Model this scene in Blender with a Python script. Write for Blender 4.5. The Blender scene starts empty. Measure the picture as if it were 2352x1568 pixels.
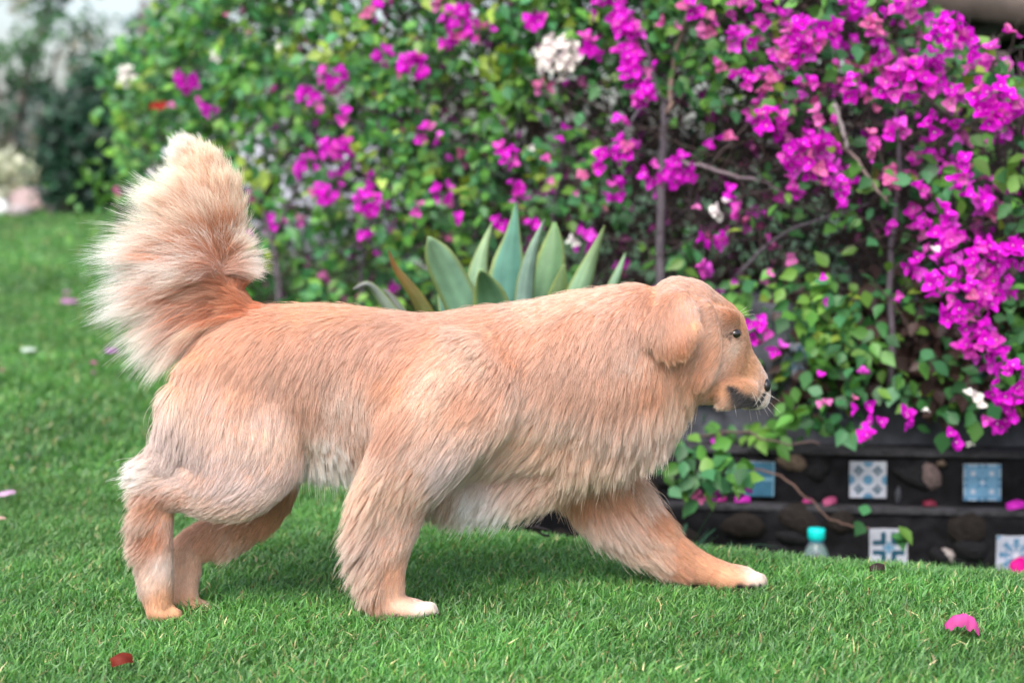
import bpy, bmesh, math, random
import numpy as np
from mathutils import Vector, Matrix
from mathutils.bvhtree import BVHTree
from mathutils.kdtree import KDTree

rng = np.random.default_rng(7)
random.seed(7)
S = bpy.context.scene
COL = S.collection

# ------------------------------------------------------------------ camera
PITCH = math.radians(5.884)
FPX = 3920.0                       # focal length for a 2352 px wide picture (60 mm)
CAM = np.array([0.0, -3.3, 0.86])
camd = bpy.data.cameras.new('camera'); cam = bpy.data.objects.new('camera', camd); COL.objects.link(cam)
cam.location = CAM; cam.rotation_euler = (math.pi/2 - PITCH, 0, 0)
camd.sensor_width = 36; camd.lens = 60; camd.clip_end = 500; camd.clip_start = 0.05
camd.dof.use_dof = True; camd.dof.focus_distance = 3.22; camd.dof.aperture_fstop = 2.3
S.camera = cam
S.render.resolution_x = 1024; S.render.resolution_y = 682

# ------------------------------------------------------------------ world, sun, exposure
W = bpy.data.worlds.new('World'); S.world = W; W.use_nodes = True
nt = W.node_tree; nt.nodes.clear()
out = nt.nodes.new('ShaderNodeOutputWorld'); bg = nt.nodes.new('ShaderNodeBackground')
sky = nt.nodes.new('ShaderNodeTexSky'); sky.sky_type = 'NISHITA'; sky.sun_disc = False
SUN_EL, SUN_AZ = math.radians(50), math.radians(200)      # azimuth clockwise from +Y
sky.sun_elevation = SUN_EL; sky.sun_rotation = SUN_AZ
sky.air_density = 1.0; sky.dust_density = 4.0; sky.ozone_density = 1.0
hsv = nt.nodes.new('ShaderNodeHueSaturation'); hsv.inputs['Saturation'].default_value = 0.75
nt.links.new(sky.outputs[0], hsv.inputs['Color'])
nt.links.new(hsv.outputs[0], bg.inputs[0]); bg.inputs[1].default_value = 0.15
nt.links.new(bg.outputs[0], out.inputs[0])
sd = bpy.data.lights.new('sun', 'SUN'); sun = bpy.data.objects.new('sun', sd); COL.objects.link(sun)
sd.energy = 1.1; sd.angle = math.radians(38); sd.color = (1.0, 0.975, 0.95)
sdir = Vector((math.sin(SUN_AZ)*math.cos(SUN_EL), math.cos(SUN_AZ)*math.cos(SUN_EL), math.sin(SUN_EL)))
sun.rotation_euler = sdir.to_track_quat('Z', 'Y').to_euler()
S.view_settings.view_transform = 'Standard'; S.view_settings.look = 'None'
S.view_settings.exposure = 1.27; S.view_settings.gamma = 1.0
S.cycles.max_bounces = 10; S.cycles.diffuse_bounces = 4; S.cycles.glossy_bounces = 3
S.cycles.transmission_bounces = 8; S.cycles.transparent_max_bounces = 8
S.cycles.caustics_reflective = False; S.cycles.caustics_refractive = False

# ------------------------------------------------------------------ geometry helpers
_F = np.array([0, math.cos(PITCH), -math.sin(PITCH)]); _U = np.array([0, math.sin(PITCH), math.cos(PITCH)]); _R = np.array([1.0, 0, 0])
def ray(u, v):
    u = np.asarray(u, float); v = np.asarray(v, float)
    return (_R*((u-1176)/FPX)[..., None] + _F - _U*((v-784)/FPX)[..., None])
def at_depth(u, v, d):             # point at forward distance d
    return CAM + ray(u, v)*np.asarray(d, float)[..., None]
def at_y(u, v, y):                 # point on the plane Y = y
    r = ray(u, v); return CAM + r*((y-CAM[1])/r[..., 1])[..., None]
def lin(c):
    c = np.asarray(c, float)/255.0
    return np.where(c <= 0.04045, c/12.92, ((c+0.055)/1.055)**2.4)
def smooth(a, b, x):
    t = np.clip((np.asarray(x, float)-a)/(b-a), 0, 1); return t*t*(3-2*t)
def nrm(a):
    return a/np.maximum(np.linalg.norm(a, axis=-1, keepdims=True), 1e-9)

def mesh_np(name, V, faces_flat, sizes, col=None, smooth_=False, mat=None):
    me = bpy.data.meshes.new(name)
    V = np.ascontiguousarray(V, np.float32); ff = np.ascontiguousarray(faces_flat, np.int32)
    sizes = np.ascontiguousarray(sizes, np.int32)
    me.vertices.add(len(V)); me.vertices.foreach_set('co', V.ravel())
    me.loops.add(len(ff)); me.loops.foreach_set('vertex_index', ff)
    me.polygons.add(len(sizes))
    st = np.zeros(len(sizes), np.int32); st[1:] = np.cumsum(sizes)[:-1]
    me.polygons.foreach_set('loop_start', st)
    try: me.polygons.foreach_set('loop_total', sizes)
    except Exception: pass
    if smooth_: me.polygons.foreach_set('use_smooth', np.ones(len(sizes), bool))
    me.update(calc_edges=True)
    if col is not None:
        a = me.color_attributes.new('col', 'FLOAT_COLOR', 'POINT')
        c = np.ones((len(V), 4), np.float32); c[:, :3] = col
        a.data.foreach_set('color', c.ravel())
    if mat: me.materials.append(mat)
    return me
def link(name, data, parent=None, **props):
    o = bpy.data.objects.new(name, data); COL.objects.link(o)
    if parent is not None: o.parent = parent
    for k, v in props.items(): o[k] = v
    return o
def thing(name, label, cat, loc=(0, 0, 0), group=None, rz=0.0):
    o = bpy.data.objects.new(name, None); COL.objects.link(o); o.location = loc; o.rotation_euler = (0, 0, rz)
    o['label'] = label; o['category'] = cat
    if group: o['group'] = group
    o.empty_display_size = 0.1
    return o
def local(o, P):                   # world points into the frame of an unrotated thing
    return np.asarray(P) - np.array(o.location)

class MB:
    """collects faces of many small shapes into one mesh"""
    def __init__(s): s.V = []; s.F = []; s.C = []; s.n = 0
    def add(s, V, F, c=None):
        V = np.asarray(V, float); s.V.append(V); s.F += [tuple(int(i)+s.n for i in f) for f in F]
        s.C.append(np.tile(np.asarray(c if c is not None else (1, 1, 1), float), (len(V), 1)) if np.ndim(c) < 2 else np.asarray(c)); s.n += len(V)
    def mesh(s, name, mat, sm=False):
        V = np.concatenate(s.V); ff = np.array([i for f in s.F for i in f]); sz = np.array([len(f) for f in s.F])
        return mesh_np(name, V, ff, sz, np.concatenate(s.C), sm, mat)
    def box(s, lo, hi, c=None):
        x0, y0, z0 = lo; x1, y1, z1 = hi
        s.add([(x0,y0,z0),(x1,y0,z0),(x1,y1,z0),(x0,y1,z0),(x0,y0,z1),(x1,y0,z1),(x1,y1,z1),(x0,y1,z1)],
              [(3,2,1,0),(4,5,6,7),(0,1,5,4),(1,2,6,5),(2,3,7,6),(3,0,4,7)], c)
    def tube(s, P, R, n=6, c=None):
        P = np.asarray(P, float); R = np.broadcast_to(np.asarray(R, float), (len(P),))
        T = nrm(np.gradient(P, axis=0)); ref = np.array([0.31, 0.9, 0.3])
        A = nrm(np.cross(T, ref)); B = np.cross(T, A)
        a = np.linspace(0, 2*np.pi, n, endpoint=False)
        V = (P[:, None] + R[:, None, None]*(np.cos(a)[None, :, None]*A[:, None]+np.sin(a)[None, :, None]*B[:, None])).reshape(-1, 3)
        F = [(i*n+j, i*n+(j+1) % n, (i+1)*n+(j+1) % n, (i+1)*n+j) for i in range(len(P)-1) for j in range(n)]
        F += [tuple(range(n))[::-1], tuple((len(P)-1)*n+j for j in range(n))]
        s.add(V, F, c)
    def lathe(s, prof, n=20, c=None, org=(0, 0, 0)):
        a = np.linspace(0, 2*np.pi, n, endpoint=False)
        V = np.array([(r*math.cos(t)+org[0], r*math.sin(t)+org[1], z+org[2]) for r, z in prof for t in a])
        F = [(i*n+j, i*n+(j+1) % n, (i+1)*n+(j+1) % n, (i+1)*n+j) for i in range(len(prof)-1) for j in range(n)]
        F += [tuple(range(n))[::-1], tuple((len(prof)-1)*n+j for j in range(n))]
        s.add(V, F, c)

def scatter_mesh(name, TV, TF, pos, rot, scale, col, mat, smooth_=False):
    """one mesh holding a template (TV, TF) at every pos; rot (N,3,3); scale (N,) or (N,3); col (N,3) or (N,k,3)"""
    N, k = len(pos), len(TV)
    sc = np.asarray(scale, float); sc = sc[:, None] if sc.ndim == 1 else sc
    V = np.einsum('nij,nkj->nki', rot, TV[None]*sc[:, None, :]) + pos[:, None]
    ff = np.array([i for f in TF for i in f]); sz = np.array([len(f) for f in TF])
    FF = (ff[None]+(np.arange(N)*k)[:, None]).ravel(); SZ = np.tile(sz, N)
    c = np.asarray(col, float)
    c = np.repeat(c, k, axis=0) if c.ndim == 2 else c.reshape(-1, 3)
    return mesh_np(name, V.reshape(-1, 3), FF, SZ, c, smooth_, mat)
def frames(d, n):                  # columns: side, d, normal
    d = nrm(d); s = nrm(np.cross(d, n)); n2 = np.cross(s, d)
    return np.stack([s, d, n2], axis=-1)

# ------------------------------------------------------------------ materials
def mat_new(name):
    m = bpy.data.materials.new(name); m.use_nodes = True
    n = m.node_tree; n.nodes.clear(); o = n.nodes.new('ShaderNodeOutputMaterial')
    return m, n, o
def N(nt_, typ, **kw):
    x = nt_.nodes.new(typ)
    for k, v in kw.items():
        if k in x.inputs.keys(): x.inputs[k].default_value = v
        else: setattr(x, k, v)
    return x
def pbr(name, color=None, rough=0.6, attr=None, noise=None, spec=0.4, bump=None, var=0.25, metallic=0):
    m, n, o = mat_new(name); p = N(n, 'ShaderNodeBsdfPrincipled', Roughness=rough, Metallic=metallic); p.inputs['Specular IOR Level'].default_value = spec
    n.links.new(p.outputs[0], o.inputs[0])
    src = None
    if attr:
        a = N(n, 'ShaderNodeAttribute', attribute_name=attr); src = a.outputs['Color']
    elif color is not None:
        r = N(n, 'ShaderNodeRGB'); r.outputs[0].default_value = (*color, 1); src = r.outputs[0]
    if noise:
        tc = N(n, 'ShaderNodeTexCoord'); t = N(n, 'ShaderNodeTexNoise', Scale=noise, Detail=6.0)
        n.links.new(tc.outputs['Object'], t.inputs['Vector'])
        mp = N(n, 'ShaderNodeMapRange'); mp.inputs['From Min'].default_value = .25; mp.inputs['From Max'].default_value = .75
        mp.inputs['To Min'].default_value = 1-var; mp.inputs['To Max'].default_value = 1+var
        n.links.new(t.outputs['Fac'], mp.inputs['Value'])
        mx = N(n, 'ShaderNodeVectorMath', operation='SCALE'); n.links.new(src, mx.inputs[0]); n.links.new(mp.outputs[0], mx.inputs['Scale'])
        src = mx.outputs[0]
        if bump:
            b = N(n, 'ShaderNodeBump', Strength=bump, Distance=0.01); n.links.new(t.outputs['Fac'], b.inputs['Height']); n.links.new(b.outputs[0], p.inputs['Normal'])
    n.links.new(src, p.inputs['Base Color'])
    return m
def leaf_mat(name, rough=0.42, spec=0.5, transl=0.35, tint=(1, 1, 1), sheen=0.0, noise=0):
    """leaf / petal: glossy diffuse + light coming through; colour from the 'col' attribute"""
    m, n, o = mat_new(name)
    a = N(n, 'ShaderNodeAttribute', attribute_name='col')
    src = a.outputs['Color']
    if noise:
        tc = N(n, 'ShaderNodeTexCoord'); t = N(n, 'ShaderNodeTexNoise', Scale=noise, Detail=3.0); n.links.new(tc.outputs['Object'], t.inputs['Vector'])
        mp = N(n, 'ShaderNodeMapRange'); mp.inputs['From Min'].default_value = .3; mp.inputs['From Max'].default_value = .7; mp.inputs['To Min'].default_value = .75; mp.inputs['To Max'].default_value = 1.25
        n.links.new(t.outputs['Fac'], mp.inputs['Value']); mx = N(n, 'ShaderNodeVectorMath', operation='SCALE'); n.links.new(src, mx.inputs[0]); n.links.new(mp.outputs[0], mx.inputs['Scale']); src = mx.outputs[0]
    p = N(n, 'ShaderNodeBsdfPrincipled', Roughness=rough); p.inputs['Specular IOR Level'].default_value = spec
    n.links.new(src, p.inputs['Base Color'])
    t = N(n, 'ShaderNodeBsdfTranslucent'); v = N(n, 'ShaderNodeVectorMath', operation='MULTIPLY'); v.inputs[1].default_value = tint
    n.links.new(src, v.inputs[0]); n.links.new(v.outputs[0], t.inputs[0])
    mx = N(n, 'ShaderNodeMixShader'); mx.inputs[0].default_value = transl
    n.links.new(p.outputs[0], mx.inputs[1]); n.links.new(t.outputs[0], mx.inputs[2]); n.links.new(mx.outputs[0], o.inputs[0])
    return m
M_leaf = leaf_mat('leaf_green', 0.46, 0.4, 0.30, (1.2, 1.2, 0.65))
M_bract = leaf_mat('bract', 0.6, 0.25, 0.4, (1.1, 0.9, 1.1))
M_grass = leaf_mat('grass_blade', 0.40, 0.5, 0.3, (1.2, 1.2, 0.7))
M_agave = leaf_mat('agave_leaf', 0.5, 0.4, 0.08, (1.1, 1.2, 0.8), noise=14)
M_bark = pbr('bark', attr='col', rough=0.85, noise=30, bump=0.5)
M_attr = pbr('coloured', attr='col', rough=0.6, noise=18, var=0.2)

# ------------------------------------------------------------------ ground
def gz(x, y):
    x = np.asarray(x, float); y = np.asarray(y, float)
    base = 0.02*np.clip(x, -1.5, 1.5)
    rise = 0.061*np.clip(y-1.0, 0, 11.0)
    s = y-(0.10+(1.1-x)*0.46)
    drop = -0.34*smooth(-.1, 0.95, s)*smooth(-0.6, 0.15, x)
    und = 0.012*np.sin(x*1.7+0.4)*np.sin(y*1.3)*smooth(0.8, 2.5, np.hypot(x, y))
    return base+rise+drop+und
def grid_axis(a, b, c, d, n1, n2, n3):
    return np.unique(np.concatenate([np.linspace(a, b, n1), np.linspace(b, c, n2), np.linspace(c, d, n3)]))
gx = grid_axis(-150, -6, 6, 150, 24, 121, 24); gy = grid_axis(-60, -4, 14, 200, 14, 181, 24)
X, Y = np.meshgrid(gx, gy); Zg = gz(X, Y); nx, ny = len(gx), len(gy)
idx = np.arange(nx*ny).reshape(ny, nx)
q = np.stack([idx[:-1, :-1], idx[:-1, 1:], idx[1:, 1:], idx[1:, :-1]], -1).reshape(-1, 4)
m, n_, o_ = mat_new('lawn_soil')
p = N(n_, 'ShaderNodeBsdfPrincipled', Roughness=0.9); n_.links.new(p.outputs[0], o_.inputs[0])
tc = N(n_, 'ShaderNodeTexCoord'); t1 = N(n_, 'ShaderNodeTexNoise', Scale=60.0, Detail=8.0); t2 = N(n_, 'ShaderNodeTexNoise', Scale=1.3, Detail=3.0)
cr = N(n_, 'ShaderNodeValToRGB'); cr.color_ramp.elements[0].position = .35; cr.color_ramp.elements[1].position = .7
cr.color_ramp.elements[0].color = (0.012, 0.035, 0.01, 1); cr.color_ramp.elements[1].color = (0.045, 0.12, 0.032, 1)
ad = N(n_, 'ShaderNodeMath', operation='ADD'); ml = N(n_, 'ShaderNodeMath', operation='MULTIPLY'); ml.inputs[1].default_value = 0.5
n_.links.new(tc.outputs['Object'], t1.inputs['Vector']); n_.links.new(tc.outputs['Object'], t2.inputs['Vector'])
n_.links.new(t1.outputs['Fac'], ad.inputs[0]); n_.links.new(t2.outputs['Fac'], ad.inputs[1]); n_.links.new(ad.outputs[0], ml.inputs[0]); n_.links.new(ml.outputs[0], cr.inputs[0]); n_.links.new(cr.outputs[0], p.inputs['Base Color'])
link('lawn', mesh_np('lawn', np.stack([X, Y, Zg], -1).reshape(-1, 3), q.ravel(), np.full(len(q), 4), None, True, m), kind='structure')

# ------------------------------------------------------------------ the tiled planter wall
WROT = math.radians(-6.6)
wall_o = at_y(np.array(2000.), np.array(1162.), 1.50)
wall = thing('planter_wall', 'dark stepped stone planter wall set with blue and white tiles behind the lawn', 'wall', (wall_o[0], wall_o[1], 0), rz=WROT)
wc, ws = math.cos(WROT), math.sin(WROT)
wn = np.array([ws, -wc, 0.0])      # outward normal of the wall
def on_wall(u, v, dep=0.0):        # local (x, z) on the wall plane set back by dep
    r = ray(np.array(float(u)), np.array(float(v))); p0 = wall_o - wn*dep
    t = np.dot(p0-CAM, wn)/np.dot(r, wn); P = CAM+r*t - np.array([wall_o[0], wall_o[1], 0])
    return P[0]*wc+P[1]*ws, P[2]
z1 = on_wall(2000, 1166)[1]; D2, D3 = 0.05, 0.17
z2 = on_wall(2000, 1035, D2)[1]; z3 = on_wall(2150, 700, D3)[1]
M_wall = pbr('wall_mortar', (0.0075, 0.0075, 0.009), 0.9, noise=22, bump=0.9, var=0.7, spec=.12)
M_wall3 = pbr('wall_stone_grey', (0.06, 0.064, 0.08), 0.85, noise=16, bump=0.9, var=0.6)
M_ledge = pbr('wall_ledge', (0.03, 0.03, 0.034), 0.85, noise=40, bump=0.6, var=0.6, spec=.2)
def rough_slab(lo, hi, mat, name, seed, amp=0.006, step=0.045):
    """a wall course: box with a finely divided uneven front and top"""
    b = bmesh.new(); r = np.random.default_rng(seed)
    nx_ = max(2, int((hi[0]-lo[0])/step)); nz_ = max(2, int((hi[2]-lo[2])/step))
    mb = MB(); ph = r.uniform(0, 6, 6)
    def off(x, z): return amp*(np.sin(x*23+ph[0])+np.sin(z*31+ph[1]+x*9)+np.sin(x*61+z*47+ph[2]))*0.5
    V = []; F = []
    for j in range(nz_+1):
        for i in range(nx_+1):
            x = lo[0]+(hi[0]-lo[0])*i/nx_; z = lo[2]+(hi[2]-lo[2])*j/nz_
            if j == nz_: z += amp*0.5*math.sin(x*37+ph[3])
            V.append((x, lo[1]+off(x, z)+r.normal(0, amp*.3), z))
    for j in range(nz_):
        for i in range(nx_):
            a = j*(nx_+1)+i; F.append((a, a+1, a+nx_+2, a+nx_+1))
    base = len(V)
    for i in range(nx_+1): V.append((lo[0]+(hi[0]-lo[0])*i/nx_, hi[1], V[nz_*(nx_+1)+i][2]))
    for i in range(nx_): F.append((nz_*(nx_+1)+i, nz_*(nx_+1)+i+1, base+i+1, base+i))
    V += [(lo[0], hi[1], lo[2]), (hi[0], hi[1], lo[2])]
    k = len(V)-2; F.append((base, base+nx_, k+1, k))
    mb.add(V, F); b.free()
    return link(name, mb.mesh(name, mat, False), wall)
XL, XR = -1.0, 2.2
rough_slab((XL, 0, -0.55), (XR, 0.30, z1-0.014), M_wall, 'wall_course', 1)
rough_slab((XL, -0.008, z1-0.014), (XR, D2+0.02, z1), M_ledge, 'ledge', 2, 0.003)
rough_slab((XL, D2, z1+0.001), (XR, 0.4, z2-0.012), M_wall, 'wall_course', 3)
rough_slab((XL, D2-0.012, z2-0.012), (XR, D3+0.02, z2), M_ledge, 'ledge', 4, 0.003)
rough_slab((XL, D3, z2+0.001), (XR, 0.6, z3), M_wall3, 'wall_course', 5, 0.012)

# tiles: flat printed glaze on a thin square slab
def tile_mesh(pat, side):
    n = 44; g = (np.arange(n)+.5)/n*2-1; gx_, gz_ = np.meshgrid(g, g)
    A = np.abs(gx_); B = np.abs(gz_); R = np.hypot(gx_, gz_)
    W_ = lin((205, 208, 222)); LB = lin((96, 150, 185)); DB = lin((30, 84, 108)); MB_ = lin((120, 168, 205))
    img = np.tile(W_, (n, n, 1)); rot = lambda x, y: ((x+y)/1.414, (x-y)/1.414)
    if pat == 'lattice':
        img[R < .26] = LB
        for cx, cy in ((.52, .52), (-.52, .52), (.52, -.52), (-.52, -.52)):
            for dx, dy in ((.15, 0), (-.15, 0), (0, .17), (0, -.17)):
                img[(np.abs(gx_-cx-dx)+np.abs(gz_-cy-dy)) < .125] = DB
        for cx, cy in ((1, 0), (-1, 0), (0, 1), (0, -1)): img[np.hypot(gx_-cx, gz_-cy) < .26] = LB
    elif pat == 'swirl':
        img[:] = MB_; img[(A > .9) | (B > .92)] = lin((170, 195, 220))
        img[(np.abs(A-B) < .09) & (R < .9)] = LB; img[(np.sin(A*9)*np.sin(B*9) > .45)] = lin((86, 140, 180))
        for cx in (-.5, .5):
            for cy in (-.5, .5): img[np.hypot((gx_-cx), (gz_-cy)) < .15] = lin((200, 208, 228))
        img[R < .13] = lin((195, 205, 225))
    elif pat == 'clover':
        for sx in (-1, 1):
            for sy in (-1, 1):
                x = gx_*sx; y = gz_*sy; d1 = np.hypot(x-.42, y-.42)
                arm = ((np.abs(x-.27) < .13) & (y > .2) & (y < .72)) | ((np.abs(y-.27) < .13) & (x > .2) & (x < .72)) | (np.hypot(x-.27, y-.72) < .14) | (np.hypot(x-.72, y-.27) < .14)
                img[arm] = DB
        x, y = rot(gx_, gz_); img[((np.abs(gx_) < .07) | (np.abs(gz_) < .07)) & (R < .34)] = LB
    elif pat == 'flower':
        img[:] = lin((208, 214, 232)); th = np.arctan2(gz_, gx_)
        img[(np.abs(np.cos(4*th)) > .75) & (R > .2) & (R < .85)] = LB; img[(A+B > 1.75)] = LB
        img[(np.abs(R-.55) < .05)] = MB_; img[R < .15] = lin((225, 228, 240))
    else:                          # plain blue with a pale band
        img[:] = lin((62, 112, 140)); img[np.abs(gz_) < .07] = lin((120, 165, 190)); img[A > .92] = lin((120, 165, 190))
    h = side/2; xs = np.linspace(-h, h, n+1); P, Q = np.meshgrid(xs, xs)
    V = np.stack([P, np.full_like(P, -0.006), Q], -1).reshape(-1, 3)
    i = np.arange((n+1)**2).reshape(n+1, n+1); qd = np.stack([i[:-1, :-1], i[:-1, 1:], i[1:, 1:], i[1:, :-1]], -1).reshape(-1, 4)
    k = len(V); V = np.concatenate([V, [(-h, .012, -h), (h, .012, -h), (h, .012, h), (-h, .012, h)]])
    F = [tuple(f) for f in qd]+[(i[0, n], i[0, 0], k, k+1), (i[n, n], i[0, n], k+1, k+2), (i[n, 0], i[n, n], k+2, k+3), (i[0, 0], i[n, 0], k+3, k)]
    me = mesh_np('tile', V, np.array([x for f in F for x in f]), np.array([len(f) for f in F]))
    ca = me.color_attributes.new('col', 'FLOAT_COLOR', 'CORNER'); c = np.ones((len(me.loops), 4), np.float32); c[:, :3] = lin((190, 195, 205))
    c[:n*n*4, :3] = np.repeat(img.reshape(-1, 3), 4, axis=0); c[:, :3] *= .58; ca.data.foreach_set('color', c.ravel())
    me.materials.append(M_tile); return me
M_tile = pbr('tile_glaze', attr='col', rough=0.35, spec=0.4, noise=11, var=0.4)
TILES = [('lattice', 1993, 1100, D2, .104), ('swirl', 2255, 1106, D2, .104), ('plain', 1738, 1098, D2, .100),
         ('clover', 2040, 1255, 0, .106), ('flower', 2332, 1272, 0, .108), ('flower', 1836, 826, D3, .10), ('swirl', 2022, 818, D3, .10), ('flower', 2216, 822, D3, .10)]
for pat, u, v, dep, sd_ in TILES:
    x, z = on_wall(u, v, dep); o = link('tile', tile_mesh(pat, sd_), wall); o.location = (x, dep-0.006, z); o.rotation_euler = (0, math.radians(random.uniform(-1.5, 1.5)), 0)
    o['label'] = {'lattice': 'pale tile with blue disc and dark diamond lattice', 'swirl': 'mid blue tile with white dots', 'plain': 'plain dull blue tile', 'clover': 'white tile with dark blue clover arms', 'flower': 'white tile with blue flower star'}[pat]
# stones sunk in the mortar
def stone_mesh(seed):
    b = bmesh.new(); bmesh.ops.create_icosphere(b, subdivisions=2, radius=1); r = np.random.default_rng(seed); ph = r.uniform(0, 6, 9)
    for v_ in b.verts:
        c = v_.co; f = 1+.16*math.sin(c.x*2.3+ph[0]+c.z)+.14*math.sin(c.z*2.9+ph[1])+.08*math.sin(c.x*5+c.z*4+ph[2]); v_.co = c*f
    me = bpy.data.meshes.new('stone'); b.to_mesh(me); b.free()
    for p_ in me.polygons: p_.use_smooth = True
    return me
def stone_mat(name, c): return pbr(name, c, 0.9, noise=3.0, bump=0.7, var=0.45, spec=.15)
SM = [stone_mat('stone_dark', (.010, .010, .0115)), stone_mat('stone_brown', (.016, .013, .0115)), stone_mat('stone_grey', (.055, .058, .07)), stone_mat('stone_tan', (.10, .072, .055)), stone_mat('stone_pink', (.11, .08, .078)), stone_mat('stone_pale', (.30, .26, .25))]
stones = {}
def put_stone(x, z, dep, sx, sz, k, rot=0):
    key = (random.randint(0, 3), k)
    if key not in stones:
        me = stone_mesh(key[0]+10); me.materials.append(SM[k]); stones[key] = me
    o = link('stone', stones[key], wall); o.location = (x, dep+.004, z); o.scale = (sx, .022, sz); o.rotation_euler = (0, rot, 0)
for (u, v, dep, su, sv, k, rt) in [(1815, 1062, D2, 34, 28, 3, .2), (2133, 1098, D2, 26, 44, 4, -.3), (2062, 1140, D2, 8, 22, 2, 0), (2166, 1280, 0, 28, 20, 5, .1), (1700, 1210, 0, 50, 40, 1, 0), (1830, 1190, 0, 60, 35, 1, .3), (1930, 1200, 0, 30, 40, 1, -.2), (2220, 1215, 0, 50, 40, 1, .1), (2160, 1065, D2, 12, 12, 3, 0)]:
    x, z = on_wall(u, v, dep); put_stone(x, z, dep, su*.00122, sv*.00122, k, rt)
taken = [(on_wall(u, v, d), d) for _, u, v, d, _ in TILES]
for dep, za, zb, ks in ((0, -.4, z1-.03, (0, 0, 1)), (D2, z1+.02, z2-.03, (0, 0, 1)), (D3, z2+.02, z3-.03, (2, 2, 2, 0))):
    x = XL
    while x < XR:
        x += random.uniform(.07, .13); z = random.uniform(za+.02, zb-.02)
        for _ in range(2):
            z = za+.03+(z-za+.09) % max(.02, zb-za-.05)
            if all(d != dep or abs(tx-x) > .11 or abs(tz-z) > .10 for (tx, tz), d in taken):
                put_stone(x+random.uniform(-.03, .03), z, dep, random.uniform(.03, .06), random.uniform(.02, .045), random.choice(ks), random.uniform(-.5, .5))

# ------------------------------------------------------------------ house, garden wall, far rocks
hb = at_depth(np.array(2500.), np.array(60.), np.array(9.0))
house = thing('house', 'dark brown house with deep timber eaves above the flowers', 'house', (hb[0], hb[1], -.3))
M_hwall = pbr('house_wall', (.028, .026, .028), .8, noise=3, var=.3); M_wood = pbr('house_wood', (.085, .066, .058), .6, noise=9, var=.35); M_woodd = pbr('house_soffit', (.03, .027, .028), .7, noise=9, var=.3)
mb = MB(); mb.box((-1.05, .7, .2), (4, .9, 3.2)); link('wall', mb.mesh('wall', M_hwall), house)
mb = MB(); mb.box((-1.5, -.6, 2.02), (4, .75, 2.1)); mb.add([(-1.7, -.9, 1.9), (4.2, -.9, 1.9), (4.2, 2.5, 3.4), (-1.7, 2.5, 3.4), (-1.7, -.9, 2.0), (4.2, -.9, 2.0), (4.2, 2.5, 3.5), (-1.7, 2.5, 3.5)], [(3,2,1,0),(4,5,6,7),(0,1,5,4),(1,2,6,5),(2,3,7,6),(3,0,4,7)])
rf = link('roof', mb.mesh('roof', M_woodd), house)
mb = MB(); mb.add([(-1.75, -.95, 1.95), (4.2, -.95, 1.28), (4.2, -.90, 1.28), (-1.75, -.90, 1.95), (-1.75, -.95, 2.15), (4.2, -.95, 1.5), (4.2, -.90, 1.5), (-1.75, -.90, 2.15)], [(3,2,1,0),(4,5,6,7),(0,1,5,4),(1,2,6,5),(2,3,7,6),(3,0,4,7)]); link('fascia_board', mb.mesh('fascia_board', M_wood), house)
for i in range(7):
    mb = MB(); x = -1.4+i*.8; mb.box((x, -.88, 1.80), (x+.08, .69, 1.895)); link('rafter', mb.mesh('rafter', M_wood), house)
gw = at_depth(np.array(520.), np.array(300.), np.array(9.6))
gwall = thing('garden_wall', 'pale grey plastered wall glimpsed through the left hedge', 'wall', (gw[0], gw[1], 0))
M_plaster = pbr('plaster', (.42, .43, .50), .8, noise=3, var=.18)
mb = MB(); g0 = float(gz(gw[0], gw[1])); mb.box((-.45, 0, g0-.2), (1.0, .25, g0+.80)); link('wall_face', mb.mesh('wall_face', M_plaster), gwall)
mb = MB(); mb.box((-.50, -.04, g0+.801), (1.05, .29, g0+.86)); link('coping', mb.mesh('coping', M_plaster), gwall)

def rock(u, v, d, su, sv, c, label, seed):
    P = at_depth(np.array(float(u)), np.array(float(v)), np.array(float(d))); s = d/FPX
    b = bmesh.new(); bmesh.ops.create_icosphere(b, subdivisions=3, radius=1); r = np.random.default_rng(seed); ph = r.uniform(0, 6, 9)
    for v_ in b.verts:
        cc = v_.co; f = 1+.15*math.sin(cc.x*2.1+ph[0])+.13*math.sin(cc.z*3+cc.y*2+ph[1])+.06*math.sin(cc.x*7+ph[2]+cc.z*5); v_.co = Vector((cc.x*su*s*f, cc.y*su*s*.8*f, cc.z*sv*s*f))
    me = bpy.data.meshes.new('rock'); b.to_mesh(me); b.free()
    for p_ in me.polygons: p_.use_smooth = True
    me.materials.append(pbr('rock_'+str(seed), c, .85, noise=4, bump=.6, var=.3))
    o = link('rock', me, None, label=label, category='rock', group='boulders at the far edge of the lawn'); o.location = (P[0], P[1], float(gz(P[0], P[1]))+sv*s*.55)
rock(88, 447, 13.2, 62, 30, (.34, .25, .25), 'largest pinkish boulder on the far left lawn edge', 1)
rock(150, 462, 12.9, 42, 16, (.27, .21, .23), 'low mauve boulder beside the dark shrub at the lawn edge', 2)
rock(40, 462, 12.7, 30, 18, (.30, .26, .27), 'small grey boulder in front of the big pinkish one', 3)
rock(-6, 455, 12.8, 24, 24, (.62, .64, .66), 'whitish boulder at the far left picture edge', 4)
rock(-90, 450, 13.2, 55, 34, (.32, .26, .25), 'brown boulder left of the white one', 5)

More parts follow.
